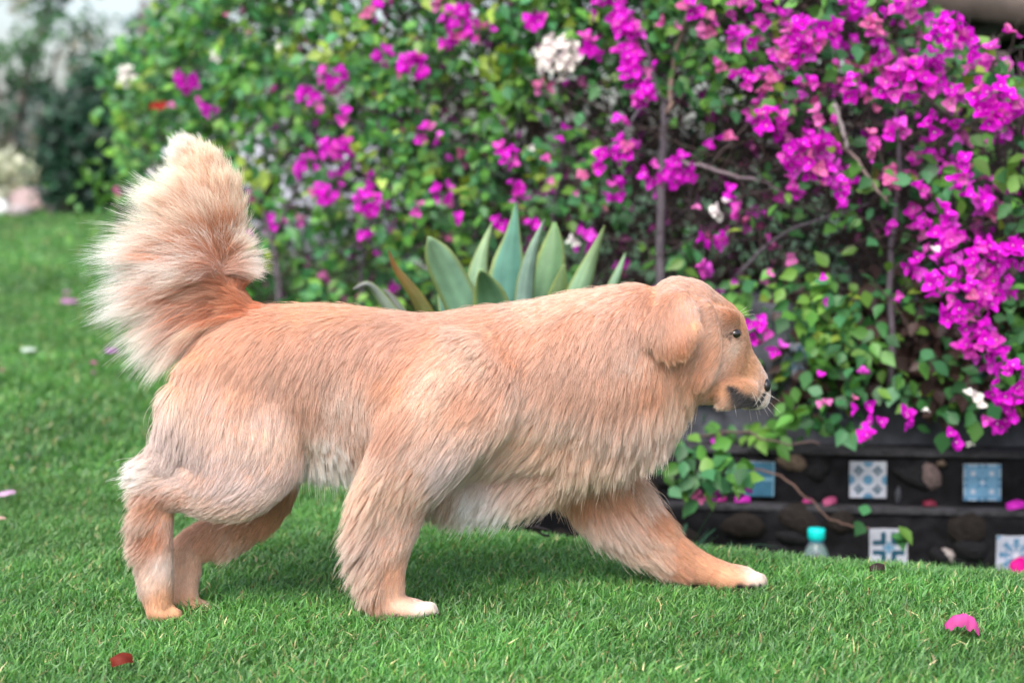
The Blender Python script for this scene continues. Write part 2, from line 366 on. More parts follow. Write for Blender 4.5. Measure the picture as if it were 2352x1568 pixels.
# ------------------------------------------------------------------ leaves and blossoms
LEAF_V = np.array([(0, 0, 0), (-.26, .22, .05), (-.36, .48, .06), (-.17, .80, 0), (0, 1.05, -.12), (.17, .80, 0), (.36, .48, .06), (.26, .22, .05), (0, .5, -.04)])
LEAF_F = [(0, 8, 2, 1), (2, 8, 4, 3), (4, 8, 6, 5), (6, 8, 0, 7)]
def bract_pts(az, tilt):
    P = np.array([(0, .02, 0), (-.30, .25, .10), (-.42, .60, .16), (-.22, .92, .05), (0, 1.08, -.08), (.22, .92, .05), (.42, .60, .16), (.30, .25, .10), (0, .55, -.02)])
    ct, st = math.cos(tilt), math.sin(tilt); P = np.stack([P[:, 0], P[:, 1]*ct-P[:, 2]*st, P[:, 1]*st+P[:, 2]*ct], -1)
    ca, sa = math.cos(az), math.sin(az); return np.stack([P[:, 0]*ca-P[:, 1]*sa, P[:, 0]*sa+P[:, 1]*ca, P[:, 2]], -1)
BL_V = []; BL_F = []; BL_C = []
for k in range(3):
    b0 = len(BL_V); BL_V += [tuple(p) for p in bract_pts(k*2.094+.2, .62+.1*k)]; BL_F += [tuple(i+b0 for i in f) for f in LEAF_F]
    BL_C += [(.72,)*3]+[(1,)*3]*7+[(.85,)*3]
b0 = len(BL_V); BL_V += [(.10*math.cos(a), .10*math.sin(a), .42) for a in np.linspace(0, 2*np.pi, 6)[:-1]]+[(0, 0, .15)]
BL_F += [(b0, b0+1, b0+2, b0+3, b0+4)]+[(b0+i, b0+5, b0+(i+1) % 5) for i in range(5)]
BL_V = np.array(BL_V); NB = b0; BL_C = np.array(BL_C)
def blossom_cols(base):            # (N,3) -> (N,k,3); creamy tiny flower in the middle
    c = np.empty((len(base), len(BL_V), 3)); c[:, :NB] = base[:, None]*BL_C[None]; c[:, NB:] = lin((225, 205, 215)); c[:, NB+5] = base*.7
    return c

GREENS = np.array([lin((108, 152, 66)), lin((84, 136, 60)), lin((62, 116, 62)), lin((54, 98, 58)), lin((140, 166, 70)), lin((66, 122, 78))])
def green(n, w=(.10, .3, .26, .16, .03, .15)):
    g = GREENS[rng.choice(6, n, p=np.array(w)/sum(w))]; return g*rng.uniform(.6, 1.4, (n, 1))
MAG = lin((228, 28, 214)); PINK = lin((224, 78, 196)); PALE = lin((226, 120, 190)); WHITE = lin((250, 250, 240)); RED = lin((200, 16, 34)); CORAL = lin((220, 112, 168))

DU = np.array([-600, 200, 400, 900, 1500, 1850, 2352, 2900]); DD = np.array([9.0, 7.6, 7.0, 5.9, 5.25, 4.85, 4.55, 4.35])
def front(u): return np.interp(u, DU, DD)
def inside(u, v):
    top = np.interp(u, [150, 200, 330, 430, 460, 2070, 2130, 2200, 2260, 2352, 2700], [900, 170, 62, 0, -420, -420, 0, 92, 122, 150, 330])
    left = 235+np.clip(v-280, 0, 400)*.55
    bot = np.interp(u, [300, 1500, 1520, 1750, 1800, 1950, 2352, 2900], [1200, 1200, 1030, 1020, 960, 920, 930, 940])
    return (v > top) & (u > left) & (v < bot)
def density(u, v):
    d = np.ones_like(u)
    gap = (smooth(1380, 1460, u)*smooth(1790, 1700, u)*smooth(190, 280, v)*smooth(640, 560, v)); d *= 1-.85*gap
    for (cu, cv, r, k) in [(1060, 270, 70, .7), (1310, 300, 75, .6), (1250, 470, 110, .6), (760, 300, 60, .5), (650, 400, 60, .45), (1350, 560, 120, .65), (1900, 540, 110, .7), (1800, 760, 90, .3), (1420, 640, 90, .8), (2120, 760, 90, .7), (1750, 900, 70, .5), (2100, 870, 90, .5), (700, 620, 120, .55), (920, 600, 90, .5), (560, 260, 60, .3)]:
        d *= 1-k*np.exp(-((u-cu)**2+(v-cv)**2)/(2*r*r))
    d *= 1-.62*smooth(1350, 1500, u)*smooth(150, 300, v)*smooth(1010, 900, v)
    d *= 1-.55*smooth(1720, 1850, u)*smooth(640, 520, v)     # the flower mass has fewer leaves
    return d

# blossom clusters read from the photograph: u, v, radius, colour
CL = """425 185 28 m;363 237 15 r;397 252 11 p;470 230 12 m;486 253 12 m;735 242 22 m;790 265 18 m;765 175 34 m;712 220 17 m;950 162 38 m;1055 55 44 m;1030 95 20 m;1075 95 18 m;985 306 24 m;1160 364 27 m;
1185 436 22 m;1020 440 24 m;1044 502 13 m;848 470 38 m;752 440 32 m;772 358 44 m;700 385 24 m;852 412 13 m;835 531 15 m;634 506 17 m;960 482 13 p;1153 511 16 m;1216 520 15 m;1340 552 26 m;1322 548 12 w;1232 45 24 m;
1283 132 50 w;1402 25 44 m;1446 70 40 m;1350 112 28 m;1463 165 42 m;1478 222 28 m;1440 130 30 m;1392 370 32 m;1440 342 26 m;1406 436 26 m;1500 402 28 m;1565 385 40 m;1345 410 13 p;1318 436 9 p;1640 552 25 m;1662 481 17 w;1676 436 16 m;
1625 615 20 m;1735 760 32 m;1780 794 17 m;1645 1005 17 m;1605 1134 14 p;1655 1138 14 m;1720 1140 16 m;1865 370 66 m;1830 350 30 m;1770 290 34 m;1735 258 20 m;2110 170 60 m;2190 90 55 m;2090 25 38 m;2060 10 25 m;2308 85 17 m;2338 98 13 p;2290 240 58 m;2330 280 45 m;2180 240 42 m;2050 200 40 m;
1850 90 55 m;1800 130 34 p;1905 65 28 m;1960 205 26 m;2180 560 52 m;2240 600 56 m;2150 500 34 m;2225 700 62 m;2292 650 42 m;2330 580 36 m;2255 800 56 m;2150 650 34 m;2320 880 52 m;2295 950 34 m;2015 980 20 m;1996 1005 18 m;2070 962 22 m;2182 1010 20 m;1980 865 14 m;1982 932 16 m;
1893 935 14 p;2232 1003 13 w;2135 932 13 w;2228 915 16 w;2246 935 13 w;2150 582 12 w;1660 330 18 p;2205 395 34 m;2240 460 30 m;2110 440 18 m;2140 300 20 m;1885 868 10 m;1955 925 12 m;2090 600 18 m;2075 680 14 m;1890 640 12 m;1820 600 14 p;1760 640 12 m;2280 130 20 m;1925 440 26 m;1990 330 24 p;2045 420 16 p;
1620 60 22 p;1590 25 24 m;1540 60 18 p;1700 95 30 m;1700 190 22 m;1760 180 30 p;1760 30 34 m;1650 150 14 p;1950 20 28 m;1700 20 24 p;880 0 18 m;845 40 14 p;700 215 15 m;1255 375 12 p;1300 305 14 m;1265 420 10 p;1380 480 10 p;1700 850 10 m;1600 460 12 p;565 545 12 m;575 450 10 m;490 370 20 m;275 432 9 p;
640 205 10 p;560 70 8 p;520 45 9 p;1120 70 14 p;880 130 20 m;1010 0 16 p;500 120 13 w;285 170 22 w;650 110 9 w;1885 690 12 m;1425 290 18 m;1250 200 16 p;1220 330 10 w;2010 120 26 m;2000 60 24 p;2060 300 26 m;1895 270 22 p;1850 200 24 m;1690 640 10 m"""
clusters = []
for t in CL.replace('\n', '').split(';'):
    a = t.split(); clusters.append((float(a[0]), float(a[1]), float(a[2]), a[3]))
BC = dict(m=MAG, p=PINK, w=WHITE, r=RED)
b_pos = []; b_col = []; b_sz = []; b_u = []; b_n = []
def add_blossoms(u, v, r, c, d0, n):
    s = d0/FPX; cen = at_depth(np.array(u), np.array(v), np.array(d0))
    dirs = nrm(rng.normal(0, 1, (n, 3))*np.array([1, .8, 1])+np.array([0, -.35, .1])); rad = r*s*rng.uniform(.35, .95, (n, 1))
    P = cen+dirs*rad*np.array([1, .8, 1])
    nn = nrm(dirs*.8+np.array([0, -.45, .25])+rng.normal(0, .3, (n, 3)))
    base = np.tile(BC[c], (n, 1))
    if c == 'm':
        k = rng.random(n); base = np.where((k < .16)[:, None], PINK, base); base = np.where((k > .94)[:, None], PALE, base); base = np.where(((k > .6) & (k < .82))[:, None], lin((232, 84, 222)), base)
    if c == 'p':
        k = rng.random(n); base = np.where((k < .35)[:, None], PALE, base); base = np.where((k > .75)[:, None], CORAL, base)
    base = base*(rng.uniform(.95, 1.1, (n, 1)) if c == 'w' else rng.uniform(.7, 1.2, (n, 1)))
    b_pos.append(P); b_col.append(base); b_sz.append(np.full(n, .027)*rng.uniform(.75, 1.15, n)*np.clip(r*s/.02, .55, 1.0)); b_n.append(nn); b_u.append(np.full(n, u))
for (u, v, r, c) in clusters:
    d0 = float(front(u))-.03+rng.uniform(-.06, .06)-.14
    if v > 1100: d0 = 4.62
    s = d0/FPX; n = max(1, int(round((r*s/.0165)**2*1.7)))
    add_blossoms(u, v, r, c, d0, n*2 if c == 'w' and r > 30 else n)
# looser sprays filling the flower mass at the right and the frame margins, some deeper inside
for _ in range(900):
    u = rng.uniform(1480, 2850); v = rng.uniform(-420, 720)
    w = smooth(1640, 1900, u)*smooth(640, 300, v)+.22*smooth(2050, 2200, u)
    if rng.random() < w and inside(np.array(u), np.array(v)): add_blossoms(u, v, rng.uniform(9, 24), rng.choice(['m', 'm', 'm', 'p', 'p']), float(front(u))+rng.exponential(.16), int(rng.integers(1, 4)))
for _ in range(420):
    u = rng.uniform(560, 1800); v = rng.uniform(-420, 700)
    if inside(np.array(u), np.array(v)): add_blossoms(u, v, rng.uniform(8, 16), rng.choice(['m', 'm', 'p']), float(front(u))+rng.uniform(.08, .7), int(rng.integers(1, 3)))
for _ in range(70):
    u = rng.uniform(-500, 2900); v = rng.uniform(-420, -40); add_blossoms(u, v, rng.uniform(14, 40), 'm', float(front(u)), int(rng.integers(2, 9)))
b_pos = np.concatenate(b_pos); b_col = np.concatenate(b_col); b_sz = np.concatenate(b_sz); b_n = np.concatenate(b_n); b_u = np.concatenate(b_u)

# leaves: sprays of leaves at twig ends through the depth of the hedge
def spray(NC, dep_scale, dep_min, per, size=(.036, .06), udist=(-450, 2800), dens=True, cut=True):
    u = rng.uniform(*udist, NC); v = rng.uniform(-430, 1200, NC)
    ok = inside(u, v)
    if dens: ok &= rng.random(NC) < density(u, v)
    u, v = u[ok], v[ok]; n = len(u)
    d = front(u)+dep_min+rng.exponential(dep_scale, n)
    d = np.where((u > 1780) & (v > 640), np.minimum(d, front(u)+.16), d)
    d = np.where((v > 1010) & (u > 1500), 4.62+rng.uniform(0, .06, n), d)
    C = at_depth(u, v, d)
    k = rng.integers(per[0], per[1]+1, n); I = np.repeat(np.arange(n), k); T = len(I)
    ax = nrm(rng.normal(0, 1, (n, 3))*np.array([1, .7, .6])+np.array([0, -.4, .1])); along = rng.uniform(-1, 1, (T, 1))
    P = C[I]+ax[I]*along*.075+rng.normal(0, .022, (T, 3))
    tip = nrm(rng.normal(0, 1, (T, 3))*np.array([1, .8, .7])+ax[I]*.3+np.array([0, -.35, -.65]))
    nn = nrm(rng.normal(0, .5, (T, 3))+np.array([0, -.75, .75]))
    sz = rng.uniform(*size, T)
    tone = rng.uniform(.8, 1.2, (n, 1))
    colr = green(T)*tone[I]
    yel = smooth(.0, 1, rng.random(n)) > .99; colr = np.where(yel[I][:, None], lin((134, 158, 62))*rng.uniform(.7, 1.1, (T, 1)), colr)
    return P, tip, nn, sz, colr, u[I]
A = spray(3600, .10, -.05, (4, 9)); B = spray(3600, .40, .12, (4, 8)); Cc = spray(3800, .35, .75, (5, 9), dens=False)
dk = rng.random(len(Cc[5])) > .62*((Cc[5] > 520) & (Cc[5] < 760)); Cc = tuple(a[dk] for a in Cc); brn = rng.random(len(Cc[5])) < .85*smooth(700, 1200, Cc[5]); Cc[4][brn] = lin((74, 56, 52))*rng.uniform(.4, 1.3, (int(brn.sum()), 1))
# hand placed leaf sprays that read as single shapes in the photograph
extra = []
for (u, v, r, n, g) in [(1640, 1080, 60, 26, 4), (1700, 1095, 45, 14, 0), (1560, 1085, 40, 10, 5), (1720, 860, 40, 8, 1), (1690, 700, 60, 16, 1), (1880, 700, 70, 26, 0), (1820, 930, 34, 8, 1), (1150, 140, 60, 40, 4), (1180, 220, 50, 26, 0), (1130, 290, 40, 20, 1), (1590, 575, 40, 9, 2), (2060, 1210, 22, 3, 0), (1980, 1195, 12, 2, 0), (2330, 350, 40, 12, 0), (2300, 170, 30, 8, 0), (2180, 400, 60, 20, 1), (1900, 820, 50, 14, 1), (1960, 900, 40, 10, 3), (1590, 950, 50, 14, 2), (1750, 980, 30, 8, 0), (2230, 960, 40, 10, 3), (1850, 965, 40, 12, 1), (1950, 985, 30, 8, 3), (1790, 1000, 34, 9, 1), (2060, 880, 36, 10, 3), (1990, 800, 40, 10, 1)]:
    d = (4.6 if v > 1000 and u < 1800 else float(front(u))-.02) if v < 1150 else 4.62
    s = d/FPX; C0 = at_depth(np.array(float(u)), np.array(float(v)), np.array(d)); P = C0+rng.normal(0, .5, (n, 3))*r*s
    tip = nrm(rng.normal(0, .7, (n, 3))+np.array([0, -.4, -.6])); nn = nrm(rng.normal(0, .4, (n, 3))+np.array([0, -.8, .6]))
    extra.append((P, tip, nn, rng.uniform(.045, .068, n), GREENS[g]*rng.uniform(.8, 1.2, (n, 1)), np.full(n, float(u))))
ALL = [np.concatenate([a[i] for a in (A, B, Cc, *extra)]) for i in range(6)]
keepL = np.ones(len(ALL[0]), bool); qd_ = ALL[0]-CAM; qz = qd_@_F; qu = 1176+FPX*(qd_@_R)/qz; qv = 784-FPX*(qd_@_U)/qz
for (u, v, rr, c) in clusters:       # blossoms sit at the twig ends, proud of the leaves
    if rr >= 15: keepL &= ~((np.hypot(qu-u, qv-v) < rr*(1.15 if c == 'w' else .95)) & (qz < front(u)+.06))
ALL = [a[keepL] for a in ALL]
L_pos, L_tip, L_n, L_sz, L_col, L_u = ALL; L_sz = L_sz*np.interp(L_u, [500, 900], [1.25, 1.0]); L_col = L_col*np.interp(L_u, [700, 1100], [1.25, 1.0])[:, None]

SHRUBS = [('leafy green bougainvillea with few blossoms rising behind the raised tail of the dog', -1e9, 720), ('mixed green and magenta bougainvillea growing behind the pointed agave', 720, 1480), ('bougainvillea thick with magenta blossoms spilling over the tiled stone wall', 1480, 1e9)]
leaf_vars = []
for i in range(10):
    leaf_vars.append(mesh_np('leaf', LEAF_V*np.array([rng.uniform(.85, 1.15), 1, rng.uniform(.3, 2.0)]), np.array([k for f in LEAF_F for k in f]), np.array([4]*4), np.tile(green(1), (9, 1)), True, M_leaf))
bl_vars = {}
def blossom_var(key, base):
    if key not in bl_vars:
        bl_vars[key] = mesh_np('blossom', BL_V, np.array([k for f in BL_F for k in f]), np.array([len(f) for f in BL_F]), blossom_cols(base[None])[0], True, M_bract)
    return bl_vars[key]
cols_key = [MAG*.85, MAG*1.1, PINK, PALE, WHITE, RED, CORAL]
def mat4(R, p, s):
    M = np.eye(4); M[:3, :3] = R*s; M[:3, 3] = p; return Matrix(M.tolist())
L_d = (L_pos-CAM)@_F; b_d = (b_pos-CAM)@_F
def in_frame(P):
    q_ = P-CAM; d = q_@_F; u = 1176+FPX*(q_@_R)/d; v = 784-FPX*(q_@_U)/d
    return (u > 0) & (u < 2352) & (v > 0) & (v < 1300)
RB = frames(nrm(np.cross(b_n, rng.normal(0, 1, b_n.shape))), b_n); RL = frames(L_tip, L_n)
L_fr = in_frame(L_pos); b_fr = in_frame(b_pos)
shrub_objs = []
for si, (lab, ua, ub) in enumerate(SHRUBS):
    um = float(np.clip((max(ua, 250)+min(ub, 2352))/2, 300, 2000)); base = at_depth(np.array(um), np.array(900.), np.array(float(front(um))+.45)); base[2] = float(gz(base[0], base[1]))
    if si == 2: base[2] = 0.05
    sh = thing('bougainvillea', lab, 'shrub', tuple(base), 'bougainvilleas in a row behind the lawn'); shrub_objs.append(sh)
    w = np.where((L_u >= ua) & (L_u < ub))[0]
    fr = w[L_fr[w]]; fr = fr[np.argsort(L_d[fr]-front(L_u[fr])*.9)][:290]; rest = np.setdiff1d(w, fr)
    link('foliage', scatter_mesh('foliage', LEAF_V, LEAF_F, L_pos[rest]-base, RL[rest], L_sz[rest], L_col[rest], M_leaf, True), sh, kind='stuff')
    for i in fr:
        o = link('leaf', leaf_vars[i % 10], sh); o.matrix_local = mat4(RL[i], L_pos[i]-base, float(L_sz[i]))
    w = np.where((b_u >= ua) & (b_u < ub))[0]
    fr = w[b_fr[w]]; fr = fr[np.argsort(b_d[fr]-front(b_u[fr])-(b_sz[fr]*4))][:290]; rest = np.setdiff1d(w, fr)
    if len(rest): link('blossom_mass', scatter_mesh('blossom_mass', BL_V, BL_F, b_pos[rest]-base, RB[rest], b_sz[rest], blossom_cols(b_col[rest]), M_bract, True), sh, kind='stuff')
    for i in fr:
        k = int(np.argmin([np.abs(c-b_col[i]).sum()+(9 if (j_ == 5) != (b_col[i][1] < .02 and b_col[i][2] < .05) else 0) for j_, c in enumerate(cols_key)])); o = link('blossom', blossom_var(k, cols_key[k]), sh)
        o.matrix_local = mat4(RB[i], b_pos[i]-base, float(b_sz[i]))
        if k == 4: o['label'] = 'white blossom'
        if k == 5: o['label'] = 'red blossom'
    # twigs
    mb = MB(); nt_w = (600, 1300, 2000)[si]
    for _ in range(nt_w):
        u = rng.uniform(max(ua, 330), min(ub, 2500)); v = rng.uniform(-100, 800 if si < 2 else 640)
        if not inside(np.array(u), np.array(v-90)): continue
        P0 = at_depth(np.array(u), np.array(v), np.array(float(front(u))+rng.uniform(.04, .75)))-base
        dr = nrm(rng.normal(0, 1, 3)*np.array([1, .5, .8])+np.array([0, 0, .35])); ln = rng.uniform(.08, .38)*(.3 if u > 2000 and v < 250 else 1); bend = rng.normal(0, .25, 3)
        t = np.linspace(0, 1, 4)[:, None]; P = P0+dr*ln*t+bend*ln*t*t
        c = lin(((52, 44, 46), (40, 33, 32), (78, 66, 66), (54, 42, 38))[rng.integers(4)]); mb.tube(P, np.linspace(rng.uniform(.0022, .0045), .0012, 4), 4, c)
    link('twig_mass', mb.mesh('twig_mass', M_bark), sh, kind='stuff')
    def limb(pts, r0, r1, name='branch', c=(88, 80, 88), d=None, sh=sh, base=base):
        uv = np.array(pts, float); dd = front(uv[:, 0]) + (.12 if d is None else d)
        P = at_depth(uv[:, 0], uv[:, 1], dd)-base
        t = np.linspace(0, len(P)-1, (len(P)-1)*4+1); i = np.minimum(t.astype(int), len(P)-2); f = (t-i)[:, None]
        f = f*f*(3-2*f)*.4+f*.6; P = P[i]*(1-f)+P[i+1]*f + rng.normal(0, .003, (len(t), 3))
        m_ = MB(); m_.tube(P, np.linspace(r0, r1, len(P)), 7, lin(c)); link(name, m_.mesh(name, M_bark, True), sh)
    if si == 0:
        limb([(640, 1000), (640, 640), (625, 560), (600, 470), (560, 380), (520, 300)], .016, .006, 'trunk'); limb([(625, 560), (660, 480), (690, 420), (700, 330)], .010, .005)
        limb([(600, 470), (640, 380), (690, 330), (712, 305)], .012, .010, c=(52, 46, 52)); limb([(520, 300), (470, 220), (440, 120)], .007, .003); limb([(560, 380), (600, 250), (590, 120)], .007, .003)
    if si == 1:
        limb([(1070, 900), (1065, 560), (1040, 420), (1000, 250), (1010, 60)], .013, .005, 'trunk', d=.3); limb([(700, 325), (740, 285), (800, 275), (860, 300)], .014, .007, c=(48, 42, 48), d=.1); limb([(830, 900), (830, 620), (860, 480), (880, 300), (860, 120)], .009, .004, d=.3)
        limb([(1280, 700), (1270, 480), (1300, 330), (1290, 180)], .009, .004, d=.2); limb([(1085, 560), (1110, 480), (1100, 400)], .005, .003, d=.1); limb([(950, 600), (1010, 640), (1040, 690)], .005, .003, c=(120, 120, 118), d=0)
    if si == 2:
        limb([(1512, 900), (1515, 620), (1518, 430), (1525, 330), (1530, 230)], .0155, .012, 'trunk', (84, 78, 84), d=.02); limb([(1530, 240), (1500, 180), (1482, 90), (1470, -40)], .010, .005, d=.02)
        limb([(1535, 260), (1545, 170), (1555, 110), (1580, 30)], .009, .005, c=(140, 118, 110), d=0); limb([(1530, 235), (1580, 190), (1620, 140)], .006, .003, d=0); limb([(1520, 205), (1470, 250), (1430, 310), (1390, 350)], .006, .003, c=(120, 116, 124), d=-.02)
        limb([(1570, 370), (1650, 395), (1750, 415), (1800, 440)], .006, .003, c=(118, 104, 110), d=-.02); limb([(1915, 240), (1935, 300), (1945, 340)], .008, .005, c=(130, 124, 122), d=-.08); limb([(1945, 340), (1990, 400), (2040, 470)], .006, .004, c=(120, 104, 100), d=-.05)
        limb([(2050, 900), (2040, 600), (2070, 420), (2060, 250)], .011, .006, d=.1); limb([(1690, 640), (1760, 560), (1830, 520), (1990, 470)], .006, .003, d=.05); limb([(2190, 700), (2180, 500), (2200, 350)], .010, .005, d=.12)
        limb([(1700, 1070), (1790, 1090), (1860, 1140), (1900, 1190), (1950, 1205), (2000, 1215)], .0032, .002, c=(96, 74, 66), d=-.10); limb([(1600, 1000), (1700, 990), (1800, 1020), (1880, 1015)], .005, .002, c=(86, 70, 66), d=-.12)

# ------------------------------------------------------------------ agave
AG_Y = 1.05
ab = at_y(np.array(1165.), np.array(1100.), AG_Y); ab[2] = float(gz(ab[0], ab[1]))
agave = thing('agave', 'large grey green agave with pointed leaves standing behind the back of the dog', 'plant', tuple(ab))
def agave_leaf(pts, wid, yo, c0, c1, label=None, fold=.35, yb=0.0, edge=(165, 180, 105), twist=0.0):
    """pts: spine in picture units base->tip; wid: half widths; yo: depth offset from base to tip"""
    uv = np.array(pts, float); w = np.array(wid, float); n = 15
    t = np.linspace(0, 1, n); s = np.linspace(0, 1, len(uv)); u = np.interp(t, s, uv[:, 0]); v = np.interp(t, s, uv[:, 1])
    k = np.array([.25, .5, .25]); 
    for _ in range(3):
        u[1:-1] = np.convolve(u, k, 'valid'); v[1:-1] = np.convolve(v, k, 'valid')
    hw = np.interp(t, np.linspace(0, 1, len(w)), w)
    for _ in range(2): hw[1:-1] = np.convolve(hw, k, 'valid')
    y = AG_Y+yb+yo*t; P = np.array([at_y(a, b, c) for a, b, c in zip(u, v, y)])-ab
    T = nrm(np.gradient(P, axis=0)); side = nrm(np.cross(T, np.array([math.sin(twist), -math.cos(twist), 0.2]))); nor = np.cross(side, T); hw = hw*.00112
    V = []; C = []; nw = 7
    for i in range(n):
        for j in range(nw):
            a = (j/(nw-1))*2-1; e = abs(a)
            V.append(P[i]-side[i]*a*hw[i]-nor[i]*hw[i]*fold*(a*a-.4))
            c = np.array(c0)*(1-t[i])+np.array(c1)*t[i]; C.append(lin(edge)*.72 if e > .95 else lin(c)*(.74+.07*math.cos(a*9)))
    F = [(i*nw+j, i*nw+j+1, (i+1)*nw+j+1, (i+1)*nw+j) for i in range(n-1) for j in range(nw-1)]
    m_ = MB(); m_.add(V, F, np.array(C)); me = m_.mesh('leaf', M_agave, True); o = link('leaf', me, agave)
    so = o.modifiers.new('thick', 'SOLIDIFY'); so.thickness = .006; so.offset = 1
    if label: o['label'] = label
G1 = (104, 148, 128); G2 = (126, 166, 128); G3 = (92, 128, 84)
agave_leaf([(1175, 1080), (1160, 760), (1164, 620), (1178, 545), (1186, 463)], [40, 46, 45, 18, 1.5], .0, (84, 136, 126), (96, 150, 128))
agave_leaf([(1140, 1080), (1090, 760), (1040, 650), (1005, 585), (984, 544)], [32, 42, 40, 34, 3], -.12, G1, (140, 176, 136), 'broad pale leaf with a blunt tip', fold=.5)
agave_leaf([(1150, 1080), (1105, 760), (1095, 640), (1105, 580), (1132, 508)], [26, 32, 29, 14, 1.5], .05, (128, 166, 142), (140, 168, 120), fold=.6)
agave_leaf([(1185, 1080), (1200, 760), (1205, 650), (1222, 570), (1251, 504)], [22, 25, 22, 12, 1.5], -.08, (138, 172, 164), (140, 168, 148), fold=.9)
agave_leaf([(1190, 1080), (1235, 760), (1256, 640), (1272, 570), (1274, 510)], [30, 40, 40, 30, 4], .08, (92, 136, 104), (104, 142, 88))
agave_leaf([(1190, 1080), (1260, 760), (1278, 690), (1290, 640), (1296, 605)], [24, 30, 26, 14, 2], .02, (84, 116, 66), (96, 124, 66), fold=.3)
agave_leaf([(1190, 1080), (1290, 760), (1335, 650), (1362, 585), (1389, 518)], [22, 30, 25, 13, 1.5], -.04, (122, 166, 150), (140, 164, 110), fold=.7)
agave_leaf([(1200, 1080), (1360, 760), (1405, 660), (1424, 615), (1437, 580)], [16, 16, 13, 8, 1.5], .04, (116, 156, 128), (132, 164, 128), fold=.7)
agave_leaf([(1160, 1080), (1140, 760), (1125, 680), (1112, 645), (1104, 622)], [30, 48, 40, 20, 4], -.16, (96, 140, 112), (104, 142, 96), 'leaf with a torn brown tip', fold=.2)
agave_leaf([(1140, 1080), (1070, 800), (1030, 720), (1018, 675), (1010, 640)], [26, 34, 24, 14, 2], .06, (84, 134, 124), (86, 132, 112), fold=.3)
agave_leaf([(1130, 1080), (1010, 780), (965, 690), (930, 645), (905, 615), (893, 575)], [18, 22, 17, 11, 7, 1.5], -.06, (84, 122, 62), (150, 92, 54), 'narrow leaf drying to brown at the tip', edge=(160, 150, 80), fold=.6)
agave_leaf([(1120, 1080), (930, 760), (885, 695), (855, 655), (838, 648), (812, 664)], [16, 18, 14, 8, 6, 2], -.1, (128, 156, 124), (150, 146, 150), 'leaf with a curled grey dead tip', fold=.7)
agave_leaf([(1120, 1080), (960, 780), (915, 705), (895, 675), (877, 662)], [14, 16, 12, 6, 2], 0, (110, 138, 106), (132, 126, 132), 'short leaf with a withered grey tip', fold=.6)
agave_leaf([(1215, 1080), (1330, 800), (1345, 720), (1330, 660), (1345, 628)], [12, 14, 10, 6, 3], .08, (120, 128, 100), (166, 156, 156), 'withered grey leaf end', edge=(150, 140, 130))

# ------------------------------------------------------------------ grassy clump by the wall, bottle
sb = at_y(np.array(1545.), np.array(1290.), 1.02); sb[2] = float(gz(sb[0], sb[1]))
strap = thing('strap_plant', 'dark green clump of arching strap leaves between dog and wall', 'plant', tuple(sb))
for i in range(26):
    a = rng.uniform(0, 6.28); L = rng.uniform(.18, .34); sp = rng.uniform(.4, .95); t = np.linspace(0, 1, 7)
    P = np.stack([np.cos(a)*L*sp*t, np.sin(a)*L*sp*.6*t, L*(1.05*t-.75*t*t*sp)], -1); w = .006*np.sin(np.pi*(.15+.85*(1-t)))+.0006
    T = nrm(np.gradient(P, axis=0)); sd2 = nrm(np.cross(T, (0, 0, 1.0)))
    V = np.concatenate([P-sd2*w[:, None], P+sd2*w[:, None]]); F = [(k, k+1, k+8, k+7) for k in range(6)]
    m_ = MB(); m_.add(V, F, lin((34, 66, 46))*rng.uniform(.6, 1.2)); link('leaf', m_.mesh('leaf', M_leaf, True), strap)

bp = at_y(np.array(1874.), np.array(1290.), 1.30); bz = at_y(np.array(1874.), np.array(1213.), 1.30)[2]
bottle = thing('bottle', 'clear plastic water bottle with turquoise cap standing against the wall', 'bottle', (bp[0], bp[1], bz-.20))
mm, nn_, oo = mat_new('clear_plastic'); pg = N(nn_, 'ShaderNodeBsdfPrincipled', Roughness=.08, IOR=1.3); pg.inputs['Base Color'].default_value = (.62, .78, .92, 1); pg.inputs['Transmission Weight'].default_value = .85; nn_.links.new(pg.outputs[0], oo.inputs[0])
mb = MB(); mb.lathe([(.030, 0), (.036, .006), (.036, .05), (.033, .055), (.036, .06), (.036, .11), (.034, .13), (.026, .150), (.019, .160), (.017, .163)], 24); link('bottle_body', mb.mesh('bottle_body', mm, True), bottle)
mb = MB(); mb.lathe([(.019, .163), (.021, .165), (.021, .170), (.018, .172)], 24, lin((30, 120, 140))); link('neck_ring', mb.mesh('neck_ring', M_attr, True), bottle)
mb = MB(); mb.lathe([(.0225, .172), (.0240, .174), (.0240, .196), (.0225, .200), (.010, .2005)], 30, lin((20, 190, 185))); link('cap', mb.mesh('cap', pbr('cap_plastic', lin((18, 196, 190)), .35), False), bottle)

